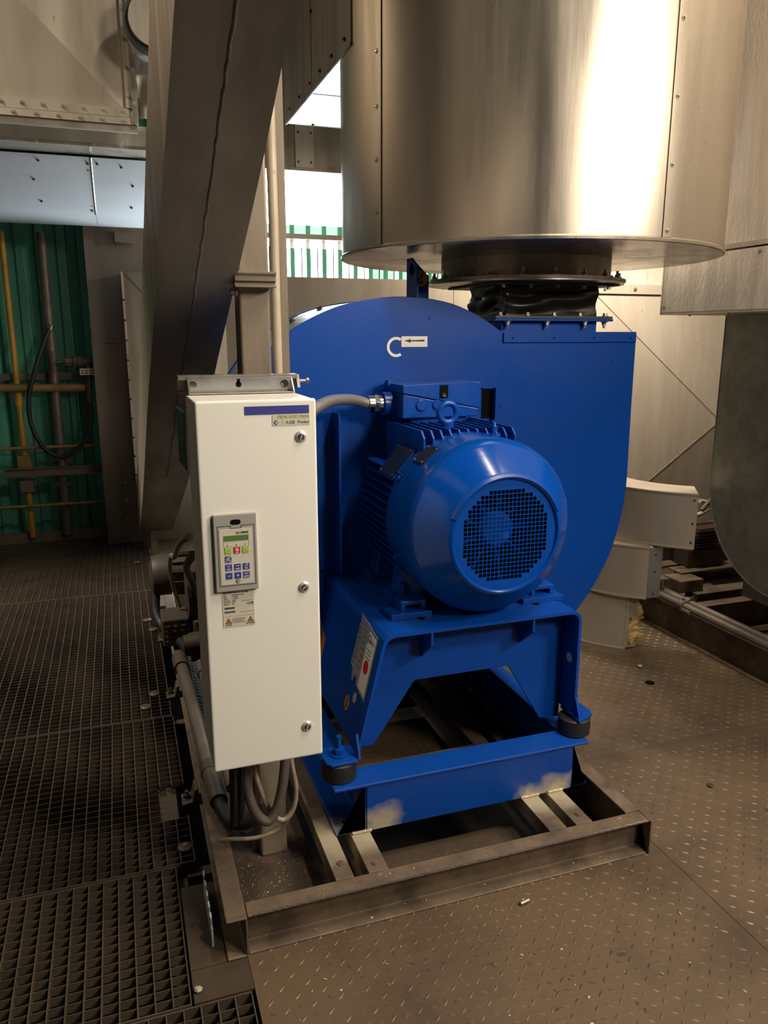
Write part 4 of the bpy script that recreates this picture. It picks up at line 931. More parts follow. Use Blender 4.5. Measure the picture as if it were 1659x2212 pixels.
part('foot_leg', MB().box(0.15, 0.20, 5.80, 5.84, 0.0, 0.18), 'stainless', ch)
sp = []
for i in range(len(cp)-5):
    (xa, ya, za), (xb, yb, zb) = cp[i], cp[i+1]
    for k in range(2):
        f = k/2; sp.append((xa+(xb-xa)*f+cw[i]*0.50+random.uniform(-.002, .002), ya+(yb-ya)*f, za+(zb-za)*f-0.001))
part('weld_seam', MB().tube(sp, 0.0035, 8), 'stainless', ch)

# ================================================================== UPPER LEFT DUCTS
ud = T('cross_broken_duct', 'big buff panelled duct high at the left with a riveted angle frame', 'duct', (-1.4, 4.9, 2.57))
pz0, pz1, py = 2.70, 3.9, 4.40
part('duct_body', MB().box(-3.0, 0.195, 4.43, 5.5, 2.70, 4.2), 'clad_mid', ud)
def pyramid(x0, x1, z0, z1, y, h):
    cx = (x0+x1)/2; cz = (z0+z1)/2
    return MB().add([(x0, y, z0), (x1, y, z0), (x1, y, z1), (x0, y, z1), (cx, y-h, cz)], [(0, 1, 4), (1, 2, 4), (2, 3, 4), (3, 0, 4), (3, 2, 1, 0)])
part('crossed_panel', pyramid(-1.05, 0.135, 2.705, 3.85, 4.429, 0.075), 'clad_mid', ud)
part('crossed_panel', pyramid(-2.30, -1.06, 2.705, 3.85, 4.429, 0.075), 'clad_mid', ud)
part('angle_frame', MB().box(-3.0, 0.165, 4.40, 4.428, 2.664, 2.704), 'clad_dull', ud)
part('angle_frame', MB().box(-3.0, 0.180, 4.390, 4.43, 2.628, 2.660), 'clad_mid', ud)
part('angle_frame', MB().box(-3.0, 0.190, 4.405, 4.43, 2.596, 2.6265), 'clad_dull', ud)
part('angle_frame', MB().box(0.140, 0.168, 4.395, 4.428, 2.706, 3.95), 'clad_dull', ud)
part('angle_frame', MB().box(0.1685, 0.195, 4.36, 4.428, 2.63, 3.95), 'clad', ud)
screws(ud, [(-0.43+i*0.092, 4.40, 2.690) for i in range(7)], '-y', 'steel', 0.008)
screws(ud, [(-0.38+i*0.10, 4.390, 2.644) for i in range(6)], '-y', 'steel', 0.008)
screws(ud, [(0.152, 4.395, 2.76+i*0.13) for i in range(5)], '-y', 'steel', 0.008)
screws(ud, [(0.180, 4.36, 2.72+i*0.15) for i in range(4)], '-y', 'steel', 0.008)
sd = T('shiny_duct', 'creased shiny metal duct side below and behind the panelled duct', 'duct', (0.0, 5.0, 2.58))
part('front_sheet', MB().box(-3.0, 0.30, 4.70, 5.55, 2.588, 2.697), 'clad', sd)
sidev = []; nz = 26
for k in range(nz+1):
    z = 2.70+k*0.05
    for i, x in enumerate((0.198, 0.215, 0.235, 0.26, 0.30)): sidev.append((x, 4.56+0.010*math.sin(k*1.7+i*2.1)+0.008*math.sin(k*0.9-i), z))
part('creased_sheet', MB().add(sidev, [(k*5+i, k*5+i+1, k*5+i+6, k*5+i+5) for k in range(nz) for i in range(4)], True), 'clad', sd, ang=60)
part('bottom_lip', MB().box(-3.0, 0.30, 4.685, 4.6995, 2.575, 2.592), 'clad_dull', sd)
screws(sd, [(-0.45+i*0.14, 4.685, 2.584) for i in range(6)], '-y', 'steel', 0.008)
bd = T('soffit_duct', 'bluish daylit rounded metal duct hanging in front of the green wall', 'duct', (-1.0, 5.3, 2.27))
def soffit(x0, x1):
    pr = [(4.965, 2.576), (5.10, 2.475), (5.23, 2.395), (5.32, 2.352), (5.40, 2.330), (5.50, 2.322), (5.90, 2.322), (5.90, 2.576)]
    return MB().prism(pr, 'x', x0, x1, smooth=True)
for a, c in ((-3.0, -1.0), (-0.998, -0.052), (-0.050, 0.30)): part('jacket_panel', soffit(a, c), 'blue_alu', bd, ang=50)
part('joint_bead', MB().tube([(-0.051, 4.962, 2.574), (-0.051, 5.10, 2.472), (-0.051, 5.23, 2.392), (-0.051, 5.32, 2.349), (-0.051, 5.40, 2.327)], 0.004, 8), 'clad', bd)
for i in range(9):
    f = i/8; y = 5.0+f*0.34; z = 2.548-f*0.205 if f < .7 else 2.404-(f-.7)*0.20
    n = Vector((0, -0.55, -0.83)); screws(bd, [(-0.072, y, z)], n, 'ink', 0.006)
for x, y, z in ((-0.37, 5.11, 2.467), (-0.35, 5.27, 2.374), (0.17, 5.12, 2.461), (0.16, 5.29, 2.364), (-0.02, 5.00, 2.549), (0.11, 5.01, 2.541), (-0.33, 5.0, 2.549)):
    screws(bd, [(x, y, z)], Vector((0, -0.55, -0.83)), 'ink', 0.006)
rd = T('round_duct_end', 'capped round duct end half hidden behind the top of the sloping chute', 'duct', (0.33, 4.2, 3.1))
part('cap', MB().lathe([(0, 0.0), (.118, 0.0), (.118, .24), (0, .24)], (0.285, 4.10, 3.02), 'y', 48), 'clad_dull', rd)
part('collar', MB().lathe([(.120, 0.01), (.140, 0.01), (.140, .06), (.120, .06)], (0.285, 4.12, 3.02), 'y', 48, close=True), 'ink', rd)

# ================================================================== LEFT BACK: RISER DUCTS, WALL PIPES
bdk = T('riser_duct', 'wide plain brown riser duct standing on the grating before the green wall', 'duct', (0.15, 6.35, 0))
part('casing', MB().box(-0.158, 0.62, 6.20, 6.55, 1.56, 2.56), 'brown_sheet', bdk)
part('casing', MB().box(-0.160, 0.62, 6.198, 6.55, 0.0, 1.555), 'brown_sheet', bdk)
part('joint_strip', MB().box(-0.162, 0.62, 6.190, 6.1975, 1.54, 1.575), 'brown_sheet', bdk)
part('square_stub', MB().box(0.055, 0.175, 6.05, 6.1975, 2.245, 2.330), 'brown_sheet', bdk)
screws(bdk, [(0.0, 6.19, 0.2+0.14*i) for i in range(3)], '-y', 'steel', 0.010)
nd = T('narrow_duct', 'narrow upright metal duct with a slanted seam beside the sloping chute', 'duct', (0.17, 5.9, 0.25))
part('front_face', MB().prism([(0.080, 0.20), (0.33, 0.20), (0.33, 2.03), (0.080, 2.03)], 'y', 5.95, 6.188), 'clad', nd)
part('edge_angle', MB().prism([(0.076, 0.20), (0.090, 0.20), (0.090, 2.032), (0.076, 2.032)], 'y', 5.942, 5.9495), 'clad_pale', nd)
part('slant_seam', MB().obox((0.165, 5.947, 1.945), (0.075, 0, -0.085), (0, 0.002, 0), (0.003, 0, 0.003)), 'grate', nd)
screws(nd, [(0.083, 5.942, 0.30+i*0.14) for i in range(12)], '-y', 'ink', 0.006)
part('foot_bracket', MB().box(0.10, 0.16, 5.97, 5.99, 0.0, 0.20), 'grate', nd)

def pipe_thing(name, label, cat, path, r, m, loc=None, sub=0, n=14):
    t_ = T(name, label, cat, loc or path[0]); part('pipe', MB().tube(path, r, n, True, sub), m, t_); return t_
yp = pipe_thing('yellow_pipe', 'upright yellow gas pipe on the green corrugated wall', 'pipe', [(-0.715, 6.40, 0.055), (-0.714, 6.40, 2.32)], 0.0215, 'yellow')
part('union', MB().cyl((-0.715, 6.40, 1.08), (-0.715, 6.40, 1.18), 0.030, n=14), 'yellow', yp)
part('saddle', MB().box(-0.762, -0.668, 6.36, 6.44, 0.60, 0.70), 'dull_yellow', yp)
part('saddle', MB().box(-0.762, -0.668, 6.36, 6.44, 0.42, 0.51), 'brown_sheet', yp)
gp2 = pipe_thing('grey_riser_pipe', 'thick upright grey pipe on the green corrugated wall behind the hose loop', 'pipe', [(-0.462, 6.40, 0.06), (-0.450, 6.40, 2.32)], 0.036, 'grey_pipe')
part('saddle', MB().box(-0.52, -0.39, 6.365, 6.435, 0.655, 0.685), 'grate', gp2)
part('saddle', MB().box(-0.52, -0.39, 6.365, 6.435, 0.45, 0.49), 'grate', gp2)
hy = pipe_thing('yellow_crosspipe', 'horizontal yellow pipe crossing the green wall at the valve', 'pipe', [(-1.6, 6.345, 1.222), (-0.19, 6.345, 1.205)], 0.030, 'dull_yellow')
ga = T('wall_girt', 'grey angle girt on the green wall just above the horizontal yellow pipe', 'beam', (-0.9, 6.5, 1.27))
part('angle', MB().prism([(6.48, 1.262), (6.59, 1.262), (6.59, 1.27), (6.488, 1.27), (6.488, 1.315), (6.48, 1.315)], 'x', -3.0, -0.16), 'grey_pipe', ga)
for z, lab in ((0.765, 'upper thin yellow handrail bar across the green wall'), (0.315, 'lower thin yellow handrail bar near the foot of the green wall')):
    hr = pipe_thing('handrail', lab, 'rail', [(-1.8, 6.33, z), (-0.165, 6.33, z)], 0.0125, 'dull_yellow')
pb = T('pipe_bracket', 'brown channel bracket carrying both upright pipes on the green wall', 'bracket', (-0.5, 6.35, 0.55))
part('channel', chan_x(6.355, -1, -0.86, -0.165, 0.545, 0.065, 0.035, 0.005), 'brown_sheet', pb)
hs2 = T('hose_loop', 'black rubber hose hanging in a loop from the grey pipe to the valve', 'hose', (-0.45, 6.3, 0.7))
part('hose', MB().tube([(-0.440, 6.33, 1.655), (-0.49, 6.30, 1.55), (-0.575, 6.28, 1.33), (-0.635, 6.28, 1.12), (-0.630, 6.28, 0.93), (-0.565, 6.28, 0.77), (-0.46, 6.28, 0.695), (-0.345, 6.28, 0.73), (-0.250, 6.28, 0.84), (-0.212, 6.28, 0.98), (-0.212, 6.30, 1.14)], 0.0165, 12, True, 6), 'rubber_matt', hs2)
part('clip', MB().cyl((-0.448, 6.335, 1.63), (-0.435, 6.33, 1.67), 0.024, n=12), 'steel', hs2)
part('tail_pipe', MB().cyl((-0.212, 6.30, 1.10), (-0.205, 6.31, 1.30), 0.022, n=12), 'grate', hs2)
va = T('wall_valve', 'dark pipe valve with handle plate beside the brown riser duct', 'valve', (-0.3, 6.32, 1.40))
part('body', MB().cyl((-0.42, 6.32, 1.40), (-0.36, 6.32, 1.40), 0.012, n=10).cyl((-0.36, 6.32, 1.40), (-0.30, 6.32, 1.40), 0.038, n=8, smooth=False).cyl((-0.30, 6.32, 1.40), (-0.275, 6.32, 1.40), 0.052, n=14).cyl((-0.27, 6.32, 1.40), (-0.245, 6.32, 1.40), 0.052, n=14).cyl((-0.245, 6.32, 1.40), (-0.17, 6.32, 1.40), 0.036, n=12).cyl((-0.205, 6.32, 1.30), (-0.205, 6.32, 1.43), 0.028, n=10), 'grate', va)
part('handle', MB().box(-0.450, -0.436, 6.28, 6.30, 1.32, 1.48), 'grate', va)
part('stem', MB().cyl((-0.44, 6.30, 1.40), (-0.40, 6.32, 1.40), 0.008, n=8), 'grate', va)
pt_ = part('name_tag', MB().box(-0.262, -0.160, 6.262, 6.265, 1.305, 1.352), 'label', va, label='small white tag with two lines of print')
for z in (1.337, 1.318):
    part('print_line', MB().box(-0.255, -0.235, 6.261, 6.262, z-0.004, z+0.004).box(-0.230, -0.205, 6.261, 6.262, z-0.004, z+0.004).box(-0.198, -0.17, 6.261, 6.262, z-0.004, z+0.004), 'ink', pt_)

# ================================================================== PUMP ON THE SKID, BEHIND THE CABINET
pu = T('pump_unit', 'dusty brown pump with rounded motor end on the skid behind the white cabinet', 'pump', (0.25, 3.85, 0.121))
part('end_bell', MB().lathe([(0, 0), (.075, 0), (.098, .012), (.105, .035), (.105, .10), (0, .10)], (0.085, 3.95, 0.395), 'x', 36), 'pump', pu)
part('motor_frame', MB().lathe([(0, 0), (.098, 0), (.098, .17), (0, .17)], (0.186, 3.95, 0.395), 'x', 36), 'pump', pu)
for i in range(9):
    a = R(20+i*28); part('fin', MB().obox((0.27, 3.95+0.103*math.cos(a), 0.395+0.103*math.sin(a)), (0.08, 0, 0), (0, 0.008*math.cos(a), 0.008*math.sin(a)), (0, -0.002*math.sin(a), 0.002*math.cos(a))), 'pump', pu)
part('bearing_bracket', MB().box(0.255, 0.36, 3.62, 3.83, 0.20, 0.50), 'pump', pu, 0.012)
part('flange', MB().cyl((0.245, 3.72, 0.37), (0.262, 3.72, 0.37), 0.14, n=28), 'pump', pu)
part('louvred_box', MB().box(0.115, 0.245, 3.60, 3.78, 0.135, 0.275), 'pump', pu, 0.01)
for i in range(4):
    for k in range(3): part('louvre', MB().box(0.13+k*0.036, 0.152+k*0.036, 3.592, 3.60, 0.16+i*0.025, 0.168+i*0.025), 'grate', pu)
part('base_block', MB().box(0.23, 0.40, 3.42, 3.95, 0.121, 0.20), 'pump', pu, 0.006)
part('outlet_pipe', MB().tube([(0.20, 3.45, 0.20), (0.28, 3.45, 0.20), (0.36, 3.45, 0.20)], 0.045, 16), 'pump', pu)
part('side_box', MB().box(0.285, 0.40, 3.05, 3.25, 0.121, 0.205), 'pump', pu, 0.006)
part('drain_cock', MB().cyl((0.27, 3.50, 0.245), (0.27, 3.50, 0.29), 0.018, n=8, smooth=False), 'pump', pu)
for x, z in ((0.30, 0.54), (0.335, 0.60)):
    part('lever', MB().cyl((x, 3.70, z-0.08), (x+0.004, 3.70, z+0.05), 0.007, n=8).cyl((x+0.004, 3.70, z+0.05), (x+0.004, 3.70, z+0.066), 0.016, n=12), 'pump', pu)
cable('flat_cable', 'grey cable draping from the cabinet side over the pump motor', [(0.158, 2.15, 1.05), (0.150, 2.45, 0.95), (0.155, 2.9, 0.78), (0.165, 3.35, 0.66), (0.17, 3.62, 0.52), (0.185, 3.70, 0.40), (0.21, 3.72, 0.29)], 0.010, 'cable')
cable('pump_cable', 'second dusty cable curving down right of the first into the pump', [(0.170, 2.2, 0.98), (0.185, 2.7, 0.80), (0.225, 3.15, 0.62), (0.27, 3.35, 0.47), (0.32, 3.40, 0.36)], 0.013, 'pump')
cable('black_hose', 'thick black hose bending from the pump motor down to the skid rail', [(0.105, 3.93, 0.31), (0.10, 3.88, 0.22), (0.13, 3.80, 0.165), (0.19, 3.62, 0.16), (0.225, 3.45, 0.165)], 0.024, 'rubber_matt', 'hose')

# grating clips: small round caps near the left rail
for i, (x, y, lab) in enumerate(((0.085, 4.22, 'round steel grating clip beside the pump, far one'), (0.06, 4.38, 'round steel grating clip just behind the pump motor'), (0.013, 3.28, 'round steel grating clip beside the lifting lug in mid distance'),
                                 (0.096, 2.247, 'round steel grating clip close to the skid near the cabinet foot'), (0.036, 5.60, 'farthest round grating clip under the sloping chute'), (0.055, 3.40, 'round steel grating clip against the mid lifting lug'))):
    g_ = T('grating_clip', lab, 'clip', (x, y, 0.001), 'grating clips')
    part('cap', MB().lathe([(0, .006), (.020, .005), (.024, .002), (.024, 0), (0, 0)], (x, y, 0.0015), 'z', 20), 'grate', g_)
    part('screw_head', MB().cyl((x, y, 0.0075), (x, y, 0.0105), 0.007, n=6, smooth=False), 'steel', g_)
cs = T('comb_strip', 'short bluish toothed metal strip standing beside the front left end of the skid', 'strip', (0.115, 1.95, 0.0))
part('web', MB().box(0.1305, 0.1345, 1.80, 2.02, 0.0, 0.055), 'blue_alu', cs)
for i in range(5): part('tooth', MB().box(0.1305, 0.1345, 1.815+i*0.044, 1.838+i*0.044, 0.055, 0.078), 'blue_alu', cs)

# ================================================================== RIGHT: CLADDING, GALVANISED CASING, STEEL BEAMS
fd = T('flat_duct', 'pale buff flat duct with diagonal creases behind the blue fan', 'duct', (2.0, 4.4, 0.3))
part('front_panel', MB().box(0.56, 1.858, 4.20, 5.0, 0.45, 1.90), 'clad_pale', fd)
part('front_panel', MB().box(1.860, 2.80, 4.198, 5.0, 0.45, 1.90), 'clad_pale', fd)
part('creased_panel', MB().add([(2.803, 4.20, 1.84), (4.3, 4.20, 1.84), (4.3, 4.20, 0.30), (2.803, 4.20, 0.30), (3.73, 4.08, 1.05),
                                (2.803, 4.6, 1.84), (4.3, 4.6, 1.84), (4.3, 4.6, 0.30), (2.803, 4.6, 0.30)],
     [(0, 4, 1), (1, 4, 2), (2, 4, 3), (3, 4, 0), (0, 1, 6, 5), (1, 2, 7, 6), (2, 3, 8, 7), (3, 0, 5, 8), (5, 6, 7, 8)]), 'clad_pale', fd)
part('top_flange', MB().box(2.803, 4.3, 4.185, 4.60, 1.845, 1.902), 'clad_pale', fd)
screws(fd, [(2.86+i*0.22, 4.185, 1.872) for i in range(5)], '-y', 'steel', 0.010)
part('crease_bead', MB().tube([(2.806, 4.196, 1.84), (3.73, 4.076, 1.05)], 0.0014, 6), 'clad_dull', fd)
part('crease_bead', MB().tube([(2.806, 4.196, 0.30), (3.73, 4.076, 1.05)], 0.0014, 6), 'clad_dull', fd)
screws(fd, [(1.80, 4.20, 1.86), (1.92, 4.198, 1.86)], '-y', 'steel', 0.008)
part('diagonal_bead', MB().tube([(1.862, 4.196, 1.66), (1.80, 4.197, 1.60), (1.58, 4.197, 1.42)], 0.0014, 6), 'clad_dull', fd)
part('support_leg', MB().box(2.0, 2.1, 4.3, 4.4, 0.0, 0.45), 'clad_dull', fd)
uf = T('upper_flat_duct', 'streaked pale duct above the creased one, behind the rubber connector', 'duct', (3.0, 4.5, 1.93))
part('face', MB().box(2.2, 4.4, 4.26, 5.0, 1.905, 3.4), 'stucco', uf)

sb = T('insulated_beam_box', 'long white stucco aluminium box casing at the right edge above the dark casing', 'casing', (2.6, 2.4, 1.69))
part('side_face', MB().box(2.50, 2.95, 0.9, 3.185, 1.700, 1.948), 'stucco', sb, 0.004)
part('end_cap', MB().box(2.498, 2.952, 3.1855, 3.190, 1.698, 1.950), 'stucco', sb)
part('bottom_trim', MB().box(2.498, 2.95, 0.9, 3.19, 1.692, 1.6995), 'clad_pale', sb)
screws(sb, [(2.50, 3.165, 1.725), (2.50, 3.14, 1.925), (2.50, 2.6, 1.93)], '-x', 'steel', 0.007)
screws(sb, [(2.60, 3.10, 1.692), (2.60, 2.85, 1.692)], '-z', 'steel', 0.007)
vs_ = T('stucco_wall_duct', 'upright stucco aluminium duct wall at the top right beside the drum', 'duct', (2.6, 2.2, 1.96))
part('side_face', MB().box(2.505, 3.3, 0.9, 3.0, 1.958, 4.6), 'stucco', vs_)
part('seam_strip', MB().box(2.499, 2.5045, 0.9, 3.0, 1.955, 1.975), 'clad_pale', vs_)

gc = T('galvanised_casing', 'dark green grey galvanised casing with rounded bottom at the right edge', 'casing', (3.1, 2.58, 0.19))
prof = [(3.030, 1.690), (3.030, 0.95)]
for i in range(25):
    a = R(-i*180/24); prof.append((2.56+0.468*math.cos(a), 0.90+0.475*math.sin(a)))
prof += [(2.09, 1.690)]
part('side_plate', MB().prism(prof, 'x', 2.752, 2.760), 'galv_dark', gc)
inn = [(2.56+(y-2.56)*0.985, 0.9+(z-0.9)*0.985 if z < 0.95 else z) for y, z in prof]
part('drum', MB().prism(inn, 'x', 2.7605, 3.75), 'galv_dark', gc)
part('edge_lip', MB().tube([(2.756, y, z) for y, z in prof], 0.006, 8), 'galv_dark', gc)
fr = part('flange_ring', MB().lathe([(.60, 3.10), (.66, 3.10), (.66, 3.115), (.60, 3.115)], (3.70, 0, 1.10), 'y', 64, close=True), 'clad_pale', gc)
part('ring_web', MB().lathe([(.30, 3.112), (.60, 3.112), (.60, 3.12), (.30, 3.12)], (3.70, 0, 1.10), 'y', 64, close=True), 'grate', gc)
for d in (158, 168, 178, 188, 198): bolt(gc, (3.70+0.58*math.cos(R(d)), 3.111, 1.10+0.58*math.sin(R(d))), (0, -1, 0), 0.010, 0.012, 'steel')
for x in (2.85, 3.6): part('foot', MB().box(x, x+0.06, 2.3, 2.85, 0.34, 0.46), 'galv_dark', gc)

# frame of steel beams on the right
def ibeam_y(x, y0, y1, z, h, wd, t=0.008):
    p_ = [(x-wd/2, z), (x+wd/2, z), (x+wd/2, z+t), (x+t/2, z+t), (x+t/2, z+h-t), (x+wd/2, z+h-t), (x+wd/2, z+h), (x-wd/2, z+h), (x-wd/2, z+h-t), (x-t/2, z+h-t), (x-t/2, z+t), (x-wd/2, z+t)]
    return MB().prism(p_, 'y', y0, y1)
def ibeam_x(y, x0, x1, z, h, wd, t=0.008):
    p_ = [(y-wd/2, z), (y+wd/2, z), (y+wd/2, z+t), (y+t/2, z+t), (y+t/2, z+h-t), (y+wd/2, z+h-t), (y+wd/2, z+h), (y-wd/2, z+h), (y-wd/2, z+h-t), (y-t/2, z+h-t), (y-t/2, z+t), (y-wd/2, z+t)]
    return MB().prism(p_, 'x', x0, x1)
bfm = T('beam_frame', 'brown steel beam frame on the floor under the galvanised casing at right', 'frame', (3.0, 3.0, 0.0))
part('long_beam', ibeam_y(2.785, 1.2, 4.0, 0.0, 0.175, 0.07), 'skid', bfm, 0.002)
part('cross_beam', chan_x(2.86, -1, 2.83, 4.0, 0.0, 0.16, 0.06), 'skid', bfm)
part('cross_beam', chan_x(3.20, -1, 2.83, 4.0, 0.0, 0.18, 0.07), 'skid', bfm)
part('cross_beam', MB().box(2.95, 4.0, 3.26, 3.36, 0.0, 0.20), 'skid', bfm, 0.003)
part('cross_beam', ibeam_x(3.46, 2.95, 3.45, 0.20, 0.08, 0.12), 'skid', bfm)
part('stub_beam', ibeam_y(2.78, 3.35, 3.75, 0.176, 0.10, 0.10), 'skid', bfm)
part('cross_beam', chan_x(2.45, -1, 2.83, 4.0, 0.0, 0.13, 0.06), 'skid', bfm)
part('end_stop', MB().box(3.43, 3.47, 3.30, 3.33, 0.20, 0.26), 'skid', bfm, 0.002)
part('block', MB().box(2.86, 3.02, 3.30, 3.44, 0.201, 0.27), 'skid', bfm, 0.004)
for x, r, z, lab in ((2.752, 0.022, 0.198, 'nearer of two dusty pipes clipped along the brown beam at right'), (2.806, 0.022, 0.199, 'farther of two dusty pipes clipped along the brown beam at right')):
    q = pipe_thing('dusty_pipe', lab, 'pipe', [(x, 1.2, z), (x, 4.0, z)], r, 'grey_pipe')
    q['group'] = 'pipes along the brown beam'
    part('clip', MB().lathe([(r+.0005, -.018), (r+.009, -.018), (r+.009, .018), (r+.0005, .018)], (x, 3.14 if x < 2.78 else 3.16, z), 'y', 20, close=True), 'grey_pipe', q)
    part('clip_screw', MB().cyl((x, 3.14, z+r+.009), (x, 3.14, z+r+.02), 0.007, n=8), 'grate', q)
tp = pipe_thing('thin_tube', 'thin pale tube on the outer edge of the brown beam at right', 'pipe', [(2.738, 1.2, 0.183), (2.738, 4.0, 0.183)], 0.008, 'grey_pipe')
part('tee', MB().cyl((2.738, 3.06, 0.183), (2.738, 3.14, 0.183), 0.016, n=12), 'grey_pipe', tp)
# small red-brown motor with a pale tail on the frame
rm = T('small_motor', 'small finned red brown motor with pale end behind the stacked jackets', 'motor', (3.2, 3.55, 0.20))
part('housing', MB().cyl((3.06, 3.52, 0.46), (3.24, 3.52, 0.46), 0.072, n=28), 'red', rm)
for i in range(7): part('fin', MB().box(3.08, 3.22, 3.435, 3.46, 0.405+i*0.018, 0.411+i*0.018), 'red', rm)
part('end_cap', MB().cyl((3.241, 3.52, 0.46), (3.29, 3.52, 0.46), 0.074, 0.068, n=28), 'clad_pale', rm)
part('pedestal', MB().box(3.05, 3.30, 3.46, 3.60, 0.281, 0.388), 'pump', rm, 0.006)
part('lead', MB().tube([(3.05, 3.47, 0.49), (3.01, 3.46, 0.50), (2.96, 3.48, 0.515)], 0.008, 8, True, 4), 'cable', rm)
vb = T('valve_block', 'dusty valve block with pale pipe nuts under the overhanging jacket', 'valve', (2.86, 3.62, 0.29))
part('body', MB().box(2.83, 3.06, 3.64, 3.80, 0.281, 0.52), 'pump', vb, 0.008)
for x, z, r in ((2.80, 0.40, 0.018), (2.84, 0.375, 0.022), (2.89, 0.37, 0.02)):
    part('pipe_nut', MB().lathe([(r*.55, 0), (r, 0), (r, .04), (r*.55, .04)], (x, 3.59, z), 'y', 14, close=True), 'pvc', vb)
part('shelf', MB().box(2.72, 3.06, 3.55, 3.82, 0.265, 0.2805), 'skid', vb)
part('shelf_leg', MB().box(2.84, 2.88, 3.70, 3.78, 0.18, 0.2645), 'skid', vb)
hl = T('pale_hose', 'pale bent hose end poking out behind the top jacket', 'hose', (3.2, 3.5, 0.6))
part('hose', MB().tube([(3.06, 3.5, 0.585), (3.12, 3.5, 0.588), (3.19, 3.5, 0.618), (3.205, 3.5, 0.635), (3.18, 3.5, 0.652), (3.12, 3.5, 0.668)], 0.013, 12, True, 5), 'pvc', hl)
part('strap_tube', MB().tube([(3.05, 3.40, 0.64), (3.14, 3.40, 0.74), (3.22, 3.40, 0.88), (3.26, 3.40, 1.02)], 0.012, 10, True, 4), 'grey_pipe', hl)

# ================================================================== STACK OF INSULATION JACKETS
def jacket(name, label, cx, cy, r, a0, a1, z0, z1, th, loc, tilt=0.0, end_w=0.0, wool=True, top=True, scr=()):
    j = T(name, label, 'jacket', loc, 'stacked insulation jackets')
    zz = lambda a: tilt*(a-a1)
    def shell_(ri, ro, za, zb, n=28):
        b = MB(); vs = []
        for i in range(n+1):
            a = a0+(a1-a0)*i/n; c, s = math.cos(a), math.sin(a); dz = zz(a)
            vs += [(cx+ro*c, cy+ro*s, za+dz), (cx+ro*c, cy+ro*s, zb+dz), (cx+ri*c, cy+ri*s, zb+dz), (cx+ri*c, cy+ri*s, za+dz)]
        b.add(vs, [(4*i+k, 4*i+(k+1) % 4, 4*i+4+(k+1) % 4, 4*i+4+k) for i in range(n) for k in range(4)]+[(0, 1, 2, 3), (4*n, 4*n+3, 4*n+2, 4*n+1)], True)
        return b
    part('outer_sheet', shell_(r-0.0015, r, z0, z1), 'shell', j, ang=40)
    part('top_bead', shell_(r-0.004, r+0.005, z1, z1+0.008), 'shell', j, ang=40)
    part('bottom_bead', shell_(r-0.004, r+0.005, z0-0.008, z0), 'shell', j, ang=40)
    if top: part('top_sheet', shell_(r-th, r-0.005, z1+0.001, z1+0.004), 'clad_pale', j, ang=40)
    if wool:
        b = MB(); n = 26; m_ = 7; vs = []
        for i in range(n+1):
            a = a0+(a1-a0)*i/n+ (0.012 if i == n else 0); c, s = math.cos(a), math.sin(a); dz = zz(a)
            ring = [(r-0.004, z0+.004), (r-0.004, z1-.004), (r-th*.5, z1-.002), (r-th, z1-.01), (r-th, z0+.006), (r-th*.5, z0+.002)]
            for q, hz in ring: vs.append((cx+q*c, cy+q*s, hz+dz))
        k6 = 6
        b.add(vs, [(k6*i+k, k6*i+(k+1) % k6, k6*i+k6+(k+1) % k6, k6*i+k6+k) for i in range(n) for k in range(k6)]+[tuple(range(k6)), tuple(range(k6*n+k6-1, k6*n-1, -1))])
        part('wool_core', b, 'wool', j)
    # ragged wool tuft at the near end
    if end_w:
        random.seed(int(z0*1000)+11)
        c, s = math.cos(a1), math.sin(a1); tn = Vector((-s, c, 0)); rd_ = Vector((c, s, 0)); b = MB()
        NU, NV = 12, 16; vs = []
        for u in range(NU+1):
            for q in range(NV+1):
                fu, fv = u/NU, q/NV
                rad = r-0.006-fu*(th-0.012); z = z0+0.006+fv*(z1-z0-0.012)
                edge = min(1, 6*fu, 6*(1-fu), 7*fv, 7*(1-fv))
                d = end_w*(0.45+0.55*math.sin(fv*5.1+fu*2.3+z0*9)*math.sin(fu*4+1.1)+random.uniform(-.3, .3))*max(edge, 0)
                vs.append(Vector((cx, cy, z))+rd_*rad+tn*(max(d, -0.003)+0.001))
        b.add(vs, [(u*(NV+1)+q, u*(NV+1)+q+1, (u+1)*(NV+1)+q+1, (u+1)*(NV+1)+q) for u in range(NU) for q in range(NV)])
        part('torn_wool', b, 'wool', j)
    for a, z in scr:
        n_ = Vector((math.cos(a), math.sin(a), 0)); p0 = Vector((cx, cy, z+zz(a)))+n_*(r+0.0005)
        part('screw_hole', MB().cyl(p0, p0+n_*0.0012, 0.0055, n=12), 'ink', j)
    return j
def arc_from(E, Lp, r):
    """centre of the circle of radius r through both points, on the far right side"""
    E, Lp = Vector(E), Vector(Lp); mid = (E+Lp)/2; c = (E-Lp).length/2; d = (E-Lp).normalized()
    nrm = Vector((-d.y, d.x)); C_ = mid+nrm*math.sqrt(r*r-c*c)
    return C_.x, C_.y, math.atan2(E.y-C_.y, E.x-C_.x)
cx_, cy_, ae = arc_from((2.40, 3.134), (2.247, 3.305), 0.50)
j1 = jacket('insulation_jacket', 'lowest curved metal jacket of the stack, torn yellow wool at its end', cx_, cy_, 0.50, ae-R(75), ae, 0.010, 0.287, 0.13, (2.3, 3.3, 0), 0.0, 0.075)
n_ = Vector((math.cos(ae), math.sin(ae), 0)); t_ = Vector((-n_.y, n_.x, 0)); p_ = Vector((2.40, 3.134, 0)); e_ = Vector((0.97, -0.05, 0))
part('end_strip', MB().obox(p_+e_*0.025-n_*0.004+Vector((0, 0, 0.145)), e_*0.036, (0.0, 0.0012, 0), (0, 0, 0.135)), 'shell', j1)
